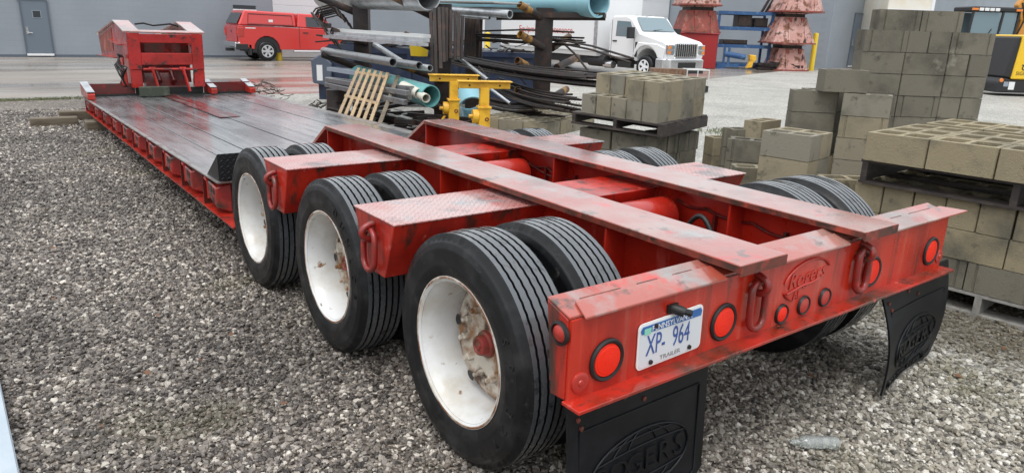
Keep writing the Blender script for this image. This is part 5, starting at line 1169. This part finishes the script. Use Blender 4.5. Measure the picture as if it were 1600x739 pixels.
# red pickup with topper
PU = thing("pickup_truck", "red pickup truck with a red topper parked against the warehouse", "pickup truck", (7.4, 30.25, 0), 0)
prof = [(-1.12, .62), (-.62, .50)] + [(x, z) for x, z in arch(0, .54, .48)[::-1]] + [(3.1, .48)] + [(x, z) for x, z in arch(3.66, .54, .48)[::-1]] + [(4.55, .55), (4.62, .95), (4.5, 1.22), (3.0, 1.34), (-1.14, 1.42)]
bd = obj("body", MB().ext(prof, 'y', -.98, .98), M['truck_red'], PU, bevel=.045)
obj("wheel_well", MB().box(-.6, .6, -.9, .9, .35, .98).box(3.06, 4.2, -.9, .9, .35, .98), M['darkplastic'], PU)
cabp = [(1.32, 1.40), (3.05, 1.33), (2.45, 1.95), (1.45, 1.97)]
def taper(poly, w0, w1, zlo, zhi):
    vs = []; n = len(poly)
    for s in (-1, 1):
        for (x, z) in poly: w = w0 + (w1 - w0) * (z - zlo) / (zhi - zlo); vs.append((x, s * w, z))
    return MB().add(vs, [tuple(range(n))[::-1], tuple(range(n, 2 * n))] + [(i, (i + 1) % n, (i + 1) % n + n, i + n) for i in range(n)])
obj("cab", taper(cabp, .97, .80, 1.35, 1.97), M['truck_red'], PU, bevel=.04)
tp_ = obj("topper", taper([(-1.13, 1.43), (1.29, 1.42), (1.29, 1.98), (-.82, 2.02)], .96, .82, 1.4, 2.0), M['truck_red'], PU, bevel=.05)
obj("topper_panel", MB().add([(-.72, -.945, 1.52), (1.1, -.945, 1.50), (1.08, -.868, 1.83), (-.66, -.866, 1.86)], [(0, 1, 2, 3)]), M['truck_red2'], tp_)
obj("topper_seal", MB().tube([(-.76, -.955, 1.48), (1.14, -.955, 1.46), (1.12, -.868, 1.86), (-.68, -.866, 1.89)], .014, 5, closed=True), M['black'], tp_)
obj("sticker", MB().box(.12, .30, -.935, -.925, 1.58, 1.68), M['paper'], tp_)
obj("rear_window", MB().add([(-1.145, -.80, 1.50), (-1.145, .80, 1.50), (-.90, .74, 1.92), (-.90, -.74, 1.92)], [(0, 1, 2, 3)]), M['glass'], tp_)
for s in (-1, 1): obj("side_window", MB().add([(1.72, s * .963, 1.43), (2.62, s * .963, 1.42), (2.33, s * .850, 1.82), (1.74, s * .848, 1.84)], [(0, 1, 2, 3)]), M['glass'], PU)
obj("door_seam", MB().box(1.38, 1.40, -.984, -.9795, .52, 1.40).box(2.95, 2.97, -.984, -.9795, .52, 1.36), M['darkplastic'], PU)
obj("door_handle", MB().box(1.55, 1.78, -1.0, -.981, 1.16, 1.20), M['darkplastic'], PU)
obj("bed_seam", MB().box(-1.0, 1.35, -.983, -.9795, 1.395, 1.41), M['darkplastic'], PU)
for s in (-1, 1): 
    tl_ = obj("tail_light", MB().box(-1.165, -.93, s * .80, s * 1.0, .98, 1.34), M['lens_dark'], PU, bevel=.02); obj("reverse_lens", MB().box(-1.170, -1.166, s * .83, s * .97, 1.10, 1.2), M['lens'], tl_)
obj("tailgate", MB().box(-1.155, -1.141, -.72, .72, .78, 1.36), M['truck_red2'], PU, bevel=.01); obj("tailgate_badge", MB().lathe([(-1.156, .06), (-1.165, .05), (-1.166, .0001)], 'x', (0, 0, 1.18), 14), M['darkplastic'], PU)
obj("bumper", MB().box(-1.30, -1.0, -.95, .95, .55, .76), M['chrome'], PU, bevel=.03); obj("bumper_end", MB().box(-1.28, -.78, -.99, -.90, .46, .70), M['darkplastic'], PU, bevel=.02); obj("tow_hitch", MB().box(-1.42, -1.1, -.1, .1, .38, .50), M['darkplastic'], PU)
obj("side_step", MB().tube([(1.1, -1.0, .42), (3.0, -1.0, .42)], .045, 8), M['chrome'], PU); obj("mud_guard", MB().box(-.75, -.66, -.98, -.75, .25, .66), M['darkplastic'], PU)
obj("badge_lettering", MB().box(-.86, -.45, -.984, -.9805, 1.31, 1.345), M['paper'], PU)
obj("mirror", MB().box(2.55, 2.75, -1.25, -1.02, 1.40, 1.62), M['darkplastic'], PU, bevel=.03)
wheelset(PU, [(0, -.83), (0, .83), (3.66, -.83), (3.66, .83)], .41, .27, M['alloy'])

# white box truck
WT = thing("box_truck", "white medium box truck with a chrome grille facing the camera", "truck", (19.0, 17.8, 0), R(-93))
WT.scale = (.98, .97, .93)
cp_ = [(-2.25, .72), (-.75, .72)] + [(x, z) for x, z in arch(0, .60, .60)[::-1]] + [(1.02, .66), (1.10, 1.0), (1.06, 1.42), (.85, 1.52), (-.42, 1.80), (-.95, 2.38), (-1.25, 2.47), (-2.1, 2.45), (-2.27, 2.2)]
obj("cab", taper(cp_, 1.08, .86, 1.5, 2.45) if False else MB().ext(cp_, 'y', -1.02, 1.02), M['white'], WT, bevel=.07)
obj("fender", MB().ext([(-.72, .95)] + arch(0, .70, .60)[::-1][1:-1] + [(.95, .80), (1.0, 1.25), (.6, 1.38), (-.5, 1.42)], 'y', -1.075, -1.021), M['white'], WT, bevel=.04); obj("fender", MB().ext([(-.72, .95)] + arch(0, .70, .60)[::-1][1:-1] + [(.95, .80), (1.0, 1.25), (.6, 1.38), (-.5, 1.42)], 'y', 1.021, 1.075), M['white'], WT, bevel=.04)
obj("windshield", MB().add([(-.46, -.90, 1.845), (-.46, .90, 1.845), (-.945, .80, 2.385), (-.945, -.80, 2.385)], [(0, 1, 2, 3)]).xf(Matrix.Translation((.035, 0, .03))), M['glass_blue'], WT)
obj("wiper", MB().tube([(-.42, -.3, 1.90), (-.52, .45, 1.95)], .012, 5), M['black'], WT)
for s in (-1, 1):
    w = obj("side_window", MB().add([(-1.85, s * 1.024, 1.62), (-.72, s * 1.024, 1.60), (-1.02, s * 1.024, 2.22), (-1.80, s * 1.024, 2.25)], [(0, 1, 2, 3)]), M['glass_blue'], WT)
    obj("mirror", MB().box(-.78, -.60, s * 1.14, s * 1.42, 1.55, 2.0).tube([(-.75, s * 1.03, 1.7), (-.7, s * 1.2, 1.7)], .02, 6), M['darkplastic'], WT, bevel=.04)
    obj("cowl_vent", MB().box(-.66, -.52, s * 1.025, s * 1.031, .82, 1.42), M['darkplastic'], WT)
    obj("door_seam", MB().box(-.745, -.725, s * 1.0215, s * 1.026, .75, 1.6).box(-2.1, -2.08, s * 1.0215, s * 1.026, .75, 2.3), M['darkplastic'], WT)
    obj("door_handle", MB().box(-2.0, -1.75, s * 1.025, s * 1.05, 1.40, 1.45), M['darkplastic'], WT)
    hl = obj("headlight", MB().box(1.0, 1.125, s * .66, s * 1.02, .98, 1.38), M['chrome'], WT, bevel=.02)
    obj("headlight_lens", MB().box(1.1255, 1.135, s * .68, s * .82, 1.22, 1.34).box(1.1255, 1.135, s * .68, s * .82, 1.02, 1.14), M['glass_blue'], hl); obj("turn_signal", MB().box(1.1255, 1.135, s * .85, s * 1.0, 1.22, 1.33).box(1.1255, 1.135, s * .85, s * 1.0, 1.02, 1.13), M['orange'], hl)
    obj("cab_step", MB().box(-1.6, -.8, s * .85, s * 1.05, .35, .60), M['darkplastic'], WT)
for x, y in ((-1.35, -.5), (-1.3, 0), (-1.35, .5)): obj("roof_marker", MB().box(x, x + .12, y - .06, y + .06, 2.46, 2.50), M['channel'], WT)
gr = obj("grille", MB().box(1.05, 1.125, -.62, .62, .86, 1.46), M['chrome'], WT, bevel=.05)
obj("grille_slot", MB().box(1.126, 1.130, -.55, .55, .93, 1.40), M['black'], gr)
for k in range(10): obj("grille_bar", MB().box(1.131, 1.165, -.53 + .1125 * k, -.53 + .1125 * k + .038, .92, 1.41), M['chrome'], gr, bevel=.008)
bp2 = obj("front_bumper", MB().ext([(.62, -1.14), (1.02, -1.12), (1.20, -.9), (1.20, .9), (1.02, 1.12), (.62, 1.14), (.62, 1.10), (.62, -1.10)], 'z', .38, .82), M['chrome'], WT, bevel=.03); obj("bumper_vent", MB().box(1.201, 1.206, -.48, .48, .48, .70), M['black'], bp2)
obj("bumper_pad", MB().box(1.0, 1.16, -1.0, 1.0, .25, .37), M['darkplastic'], WT)
bx = obj("cargo_box", MB().box(-10.2, -2.75, -1.22, 1.22, .92, 4.1), M['white'], WT, bevel=.03)
obj("box_skirt", MB().box(-10.15, -2.8, -1.19, 1.19, .74, .915), M['channel'], bx); obj("under_shadow", MB().box(-9.5, -2.5, -1.05, 1.05, .40, .735), M['darkplastic'], WT)
obj("box_post", MB().box(-2.95, -2.76, -1.26, -1.221, 1.06, 4.05), M['galv'], bx)
obj("fuel_tank", MB().tube([(-2.4, -.85, .55), (-3.5, -.85, .55)], .26, 16), M['darkplastic'], WT, smooth=40); obj("exhaust_tank", MB().tube([(-2.0, -.9, .42), (-2.5, -.9, .42)], .16, 14), M['chrome'], WT, smooth=40)
tx = frame((-6.5, -1.2255, 1.78), (1, 0, 0), (0, 0, 1)); 
text("box_lettering", "Equipment Maintenance", .43, M['ink_red'], bx, .002, tx)
text("box_lettering", "494", .34, M['ink_black'], bx, .002, frame((-5.6, -1.2255, 1.38), (1, 0, 0), (0, 0, 1)))
wheelset(WT, [(0, -.98), (0, .98), (-7.6, -.95), (-7.6, .95)], .46, .26, M['white'], 5)
obj("chassis", MB().box(-9, .8, -.45, .45, .55, .75), M['darkplastic'], WT)

# backhoe and compressor
p = (33.938, 12.785, -0.000); BK = thing("backhoe", "orange and black backhoe with a glazed cab behind the tall block stack", "backhoe", (p[0], p[1], 0), u36)
BK.location = (p[0] - .8 * .30, p[1] + .594 * .30, 0); BK.scale = (1.2, 1.0, 1.17)
obj("cab_roof", MB().box(-.1, 1.75, 0, 1.5, 2.62, 2.80), M['darkplastic'], BK, bevel=.04)
for k in range(4): obj("work_light", MB().box(.12 + .20 * k, .28 + .20 * k, -.05, -.001, 2.64, 2.75), M['paper'], BK, bevel=.01)
for x in (-.05, 1.60): obj("marker_lamp", MB().box(x - .1, x + .12, -.06, -.001, 2.66, 2.74), M['orange'], BK)
pg_ = MB()
for (x0, x1) in ((-.12, 0.02), (1.0, 1.08), (1.60, 1.68)): pg_.beam((x0, .04, 1.35), (x0 + .07, .04, 2.62), .07, .07).beam((x0, 1.45, 1.35), (x0 + .07, 1.45, 2.62), .07, .07)
obj("cab_pillar", pg_, M['darkplastic'], BK)
obj("windshield", MB().box(-.02, 1.0, .05, .06, 1.4, 2.6), M['glass_blue'], BK); obj("side_glass", MB().box(1.1, 1.6, .05, .06, 1.3, 2.6).box(-.06, 1.66, 1.42, 1.43, 1.4, 2.6), M['glass_blue'], BK)
obj("cab_body", MB().box(-.2, 1.75, .0, 1.6, .75, 1.34), M['darkplastic'], BK, bevel=.06); obj("engine_hood", MB().ext([(.7, .6), (1.9, .6), (1.9, 1.35), (1.2, 1.42), (.8, 1.1)], 'y', -.9, -.02), M['darkplastic'], BK, bevel=.08)
obj("loader_arm", MB().box(.55, 1.0, -1.2, -.92, .52, 1.08), M['orange_body'], BK, bevel=.04); obj("dash", MB().box(.0, .9, .15, .5, 1.35, 1.52).tube([(.2, .2, 1.5), (.35, .2, 1.68), (.4, .2, 1.6)], .05, 8), M['orange_body'], BK, bevel=.03); obj("wiper", MB().tube([(.55, .03, 1.6), (.75, .03, 2.0)], .015, 5), M['black'], BK)
for x in (.1, 1.6): obj("rear_wheel", MB().lathe([(-.22, .0001), (-.22, .62), (-.12, .72), (.12, .72), (.22, .62), (.22, .0001)], 'x', (x, 1.3, .72), 24), M['rubber'], BK, smooth=40)
obj("front_wheel", MB().lathe([(-.15, .0001), (-.15, .40), (.15, .40), (.15, .0001)], 'x', (.9, -.6, .42), 20), M['rubber'], BK)
bo = obj("boom", MB().ext([(1.75, 2.9), (1.95, 3.3), (2.25, 3.2), (2.35, 2.1), (2.15, 1.6), (1.95, 1.7), (2.0, 2.3)], 'y', .4, .7), M['orange_body'], BK, bevel=.03); obj("boom_hose", MB().tube([(1.9, .38, 3.0), (2.1, .36, 2.4), (1.9, .38, 1.7)], .03, 6), M['black'], bo)
p = (25.322, 8.517, 0.000); CM = thing("air_compressor", "yellow towable compressor with a black sloping nose at the right edge", "compressor", (p[0], p[1], 0), u36)
obj("base", MB().ext([(0, .12), (3, .12), (3, .56), (.45, .56), (.12, .62), (.0, .45)], 'y', 0, 1.5), M['darkplastic'], CM, bevel=.04)
obj("nose_cover", MB().ext([(.12, .63), (.52, .57), (.56, 1.96), (.40, 1.96)], 'y', .02, 1.48), M['darkplastic'], CM, bevel=.05)
hd = obj("hood", MB().ext([(.44, .57), (3, .57), (3, 2.02), (.54, 2.02)], 'y', -.03, 1.53), M['sigma'], CM, bevel=.03)
text("hood_lettering", "SIGMA", .17, M['ink_black'], hd, .002, frame((.80, -.033, .76), (1, 0, 0), (0, 0, 1)))
obj("hood_logo", MB().lathe([(-.031, .085), (-.036, .085), (-.036, .05), (-.031, .05)], 'y', (.80, 0, .95), 16).lathe([(-.031, .06), (-.036, .06), (-.036, .035), (-.031, .035)], 'y', (.97, 0, .93), 14).box(.70, .78, -.036, -.031, 1.02, 1.06), M['ink_black'], hd)
obj("hood_vent", MB().box(.98, 1.4, -.037, -.031, 1.62, 1.80), M['black'], hd)
obj("side_lamp", MB().box(.05, .22, -.02, -.001, .58, .66) if False else MB().lathe([(-.001, .07), (-.02, .06), (-.025, .0001)], 'y', (.14, 0, .52), 14), M['orange'], CM)
obj("data_sticker", MB().box(.42, .62, -.006, -.001, .22, .48), M['paper'], CM); obj("grey_sticker", MB().box(.24, .40, -.006, -.001, .32, .48), M['greypaint'], CM)
obj("tow_bar", MB().beam((-1.0, .7, .28), (.05, .7, .22), .08, .08).box(-.3, -.2, .65, .75, .02, .3), M['galv'], CM)
obj("wheel", MB().lathe([(-.1, .0001), (-.1, .33), (.1, .33), (.1, .0001)], 'y', (1.9, .0, .33), 20), M['rubber'], CM)

# ------------------------------------------------------------------ hoppers, blue shelf
def hopper(loc, wb_, wt_, h, mt, label, rz=u36 + .12):
    t = thing("hopper", label, "hopper", loc, rz, "stacked steel hoppers"); a, b = wb_ / 2, wt_ / 2
    ch = .28
    def ring(w, z): c = w * ch; return [(-w, -w + c, z), (-w + c, -w, z), (w - c, -w, z), (w, -w + c, z), (w, w - c, z), (w - c, w, z), (-w + c, w, z), (-w, w - c, z)]
    vs = ring(a, 0) + ring(b, h); fs = [(i, (i + 1) % 8, (i + 1) % 8 + 8, i + 8) for i in range(8)] + [tuple(range(8, 16)), tuple(range(8))[::-1]]
    obj("shell", MB().add(vs, fs), mt, t); obj("rim", MB().add(ring(a * 1.05, -.07) + ring(a * 1.05, 0), fs), M['hopper_red'], t)
    obj("throat", MB().box(-b * .8, b * .8, -b * .8, b * .8, h, h + .16), M['blacksteel'], t); obj("throat_flange", MB().box(-b * .95, b * .95, -b * .95, b * .95, h + .161, h + .21), M['hopper'], t)
    gs = MB()
    for s in (-1, 1): gs.beam((s * a * .4, -a - .01, .02), (s * b * .6, -b - .02, h - .02), .05, .06)
    obj("stiffener", gs, mt, t)
    for s in (-1, 1): obj("bracket", MB().box(s * b * .5 - .08, s * b * .5 + .08, -b - .12, -b * .8, h - .25, h - .02), M['hopper_red'], t)
    return t
pr0 = (31.945, 20.965, -0.000); k_ = 1.0
hopper((pr0[0], pr0[1], .07), 1.9, 1.35, 1.05, M['hopper'], "lowest pink rusty hopper of the tall stack beside the yellow bollard")
hopper((pr0[0] - .05, pr0[1] + .05, 1.42), 2.25, 1.35, 1.25, M['hopper'], "middle pink rusty hopper of the tall stack beside the yellow bollard")
hopper((pr0[0] + .15, pr0[1] - .1, 2.98), 2.20, 1.40, 1.4, M['hopper'], "topmost pink hopper of the tall stack beside the yellow bollard")
pl0 = (27.522, 23.477, 0.000)
tag(obj("steel_bin", MB().box(-.95, .95, -.95, .95, .02, 1.68).box(-1.0, 1.0, -1.0, 1.0, 1.681, 1.75).xf(Matrix.LocRotScale((pl0[0], pl0[1], 0), Matrix.Rotation(u36, 3, 'Z').to_euler(), (1, 1, 1))), M['box_red'], bevel=.02), "deep red steel bin under the hoppers behind the white truck", "bin")
hopper((pl0[0], pl0[1], 1.83), 2.0, 1.5, 1.0, M['hopper_red'], "lower dark red hopper standing on the red bin behind the truck")
hopper((pl0[0] - .1, pl0[1], 3.12), 2.0, 1.35, 1.4, M['hopper'], "upper pink hopper above the white truck's hood")
# blue shelf unit
pb = (29.074, 23.344, 0.000); BS = thing("steel_shelf", "blue steel shelving between the two hopper stacks", "shelving", (pb[0], pb[1], 0), u36)
LS = 2.85; D_ = 1.3
for x in (0.05, LS):
    for y in (0, D_): obj("upright", MB().box(x - .06, x + .06, y - .06, y + .06, 0, 2.72), M['blue'], BS)
for z in (.10, 1.05, 1.95, 2.72):
    obj("shelf_beam", MB().box(-.02, LS + .08, -.09, -.061, z, z + .17).box(-.02, LS + .08, D_ + .061, D_ + .09, z, z + .17), M['blue'], BS); obj("shelf_deck", MB().box(.12, LS - .07, -.05, D_ + .05, z + .12, z + .16), M['blue'], BS)
    obj("end_rail", MB().box(-.01, .03, -.05, D_ + .05, z, z + .1), M['blue'], BS)
for x, w, z, h, m_, lb in ((1.05, .75, 2.11, .62, 'brownsteel', "square dark rusty box on the blue shelf"), (1.95, .7, 2.11, .48, 'blacksteel', "low black crate on the blue shelf beside the hopper"), (.4, 1.3, 1.21, .25, 'blacksteel', "dark flat scrap on the lower blue shelf")):
    q = MB().box(x, x + w, .1, .9, z + .001, z + h).box(x + .05, x + w - .05, .07, .099, z + .05, z + h - .05)
    o = obj("crate", q.xf(Matrix.LocRotScale((pb[0], pb[1], 0), BS.rotation_euler, (1, 1, 1))), M[m_], bevel=.02); tag(o, lb, "crate")
fmb = Matrix.LocRotScale((pb[0], pb[1], 0), BS.rotation_euler, (1, 1, 1))
tag(obj("blue_winch", MB().box(-.1, .35, -.9, -.5, .0, .1).box(.25, .35, -.8, -.7, .1, 1.1).box(.5, .6, -.8, -.7, .1, 1.1).tube([(.3, -.75, .75), (1.4, -.75, .6)], .14, 12).box(-.05, 1.1, -.85, -.6, .1, .25).xf(fmb), M['blue']), "blue tubular machine frame on the ground before the blue shelf", "machine")
tag(obj("yellow_grab", MB().ext([(1.45, .05), (1.75, .1), (1.8, .35), (1.95, .5), (1.9, .72), (1.55, .75), (1.6, .4)], 'y', -1.0, -.7).xf(fmb), M['yellow'], bevel=.03), "small yellow cast part on the ground before the blue shelf", "machine part")
rs = random.Random(6); q = MB()
for k in range(16):
    x = rs.uniform(2.0, 3.8); q.box(x, x + rs.uniform(.3, .9), -1.1, -.4 + rs.uniform(0, .3), .01 + .05 * k * .4, .06 + .05 * k * .4 + rs.uniform(.02, .1))
stuff(obj("scrap_lumber", q.xf(fmb), M['blacksteel']))
tag(obj("attachment_forks", MB().ext([(2.2, 2.9), (2.35, 2.9), (2.75, 3.75), (2.6, 3.7)], 'y', .1, .2).ext([(2.55, 2.9), (2.7, 2.9), (3.1, 3.75), (2.95, 3.7)], 'y', .5, .6).ext([(2.9, 2.9), (3.2, 2.9), (3.6, 3.9), (3.3, 3.8)], 'y', .5, .8).xf(fmb), M['blacksteel']), "black fork attachments leaning on top of the blue shelf", "forks")

# ------------------------------------------------------------------ small things in front
BT = Vector((-0.358, -0.333, 0.264)); 
prf = [(0, .0001), (0, .026), (.012, .031), (.02, .0305)]
for k in range(7): prf += [(.03 + .014 * k, .0315), (.036 + .014 * k, .0298)]
prf += [(.135, .0315), (.150, .030), (.166, .020), (.176, .0125), (.190, .0122), (.192, .0145), (.196, .0145), (.197, .012), (.204, .012)]
m_pl = mat("clear_crushed_plastic", (.74, .78, .76), .15, trans=.8, coat=1); m_pl.node_tree.nodes["Principled BSDF"].inputs["IOR"].default_value = 1.25
dr = (Vector((-0.049, -0.063, 0.030)) - Vector((0.131, -0.195, 0.030))).normalized(); q = dr.to_track_quat('X', 'Z').to_matrix().to_4x4(); s0 = Vector((0.127, -0.193, 0.034)); q.translation = s0
bt = obj("plastic_bottle", MB().lathe(prf, 'x', (0, 0, 0), 28).xf(q @ Matrix.Diagonal((1.0, 1, .88, 1))), m_pl, smooth=50); tag(bt, "empty clear ribbed plastic bottle lying on the gravel behind the trailer", "bottle")
obj("bottle_label", MB().lathe([(.034, .0312), (.034, .0318), (.075, .0318), (.075, .0312)], 'x', (0, 0, 0), 24).xf(q @ Matrix.Diagonal((1, 1, .88, 1))), mat("wet_paper_label", (.68, .72, .70), .5), bt, smooth=40) if False else None
# pale board at the camera's feet
b0, b1 = Vector((-2.757, 2.293, 0.050)), Vector((-2.726, 1.421, 0.050)); d = (b1 - b0).normalized(); n_ = Vector((d.y, -d.x, 0)); n_ = n_ if n_.dot(Vector((-.804, .594, 0))) > 0 else -n_
A0 = b0 - d * 3.0; B0 = b1 + d * .6
tag(obj("white_board", MB().ext([(v.x, v.y) for v in (A0 + d * 2.2, B0, B0 + n_ * .5, A0 + d * 2.2 + n_ * .5)], 'z', .0, .05), mat("chalky_white_board", (.40, .46, .51), .35, coat=.4, spots=[((.32, .38, .44), 4, .55, .15)]), bevel=.006), "pale blue-white board edge lying on the gravel at the photographer's feet", "board")
# weeds
def weeds(c, n, rad, h, seed):
    rs = random.Random(seed); q = MB()
    for k in range(n):
        a = Vector((c[0] + rs.gauss(0, rad[0]), c[1] + rs.gauss(0, rad[1]), 0)); t = rs.uniform(0, 6.28); d = Vector((cos(t), sin(t), 0)); hh = h * rs.uniform(.4, 1); w = Vector((-d.y, d.x, 0)) * hh * .09; tip = a + d * hh * .6 + Vector((0, 0, hh)); mid = a + d * hh * .22 + Vector((0, 0, hh * .65))
        q.add([a - w, a + w, mid + w * .8, tip, mid - w * .8], [(0, 1, 2, 3, 4)])
    return stuff(obj("grass", q, M['leaf'], fix=False))
weeds((-2.6, 15.75), 1500, (1.3, .10), .06, 3); weeds((.2, 15.9), 400, (.8, .1), .05, 5)
pw = (8.044, 6.668, 0.000); weeds((pw[0], pw[1]), 160, (.3, .2), .07, 4)
pw = (7.941, 11.386, 0.000); weeds((pw[0], pw[1]), 200, (.8, .8), .10, 6)

rs = random.Random(9); q = MB()
for k in range(34):
    a = Vector((rs.uniform(-3.4, -1.3), rs.uniform(-.3, 5), .022)) if k < 24 else Vector((rs.uniform(-.3, 2.2), rs.uniform(-.9, .4), .022)); t = rs.uniform(0, 6.28); d = Vector((cos(t), sin(t), rs.uniform(-.2, .3))) * rs.uniform(.012, .028); w = Vector((-d.y, d.x, rs.uniform(-.01, .01))) * .6
    q.add([a - d, a + w * .8, a + d, a - w], [(0, 1, 2, 3)])
stuff(obj("fallen_leaves", q, mat("brown_leaf", (.14, .055, .02), .6, rnd=[(.10, .05, .02), (.20, .07, .025)]), fix=False))

# crate and wire cage seen just over the half blocks
p = (13.929, 13.654, 0.568); CR = thing("wooden_crate", "low brown slatted crate on the ground before the white truck's bumper", "crate", (p[0], p[1], 0), u36)
for k in range(8): obj("slat", MB().box(.125 * k, .125 * k + .11, 0, .02, .02, .66), M['crate'], CR)
obj("crate_body", MB().box(0, 1.0, .021, .8, .02, .64), M['crate'], CR)
p = (14.578, 12.920, 0.611); CG = thing("wire_cage", "pale wire cage frame beside the brown crate", "cage", (p[0], p[1], 0), u36)
for x in (0, .32, .66): obj("cage_post", MB().tube([(x, 0, 0), (x, 0, .66)], .018, 6), M['channel'], CG)
for z in (.35, .66): obj("cage_rail", MB().tube([(0, 0, z), (.66, 0, z), (.66, .6, z), (0, .6, z)], .018, 6, closed=True), M['channel'], CG)
obj("cage_base", MB().box(-.02, .68, -.02, .62, .02, .2), M['darkplastic'], CG)
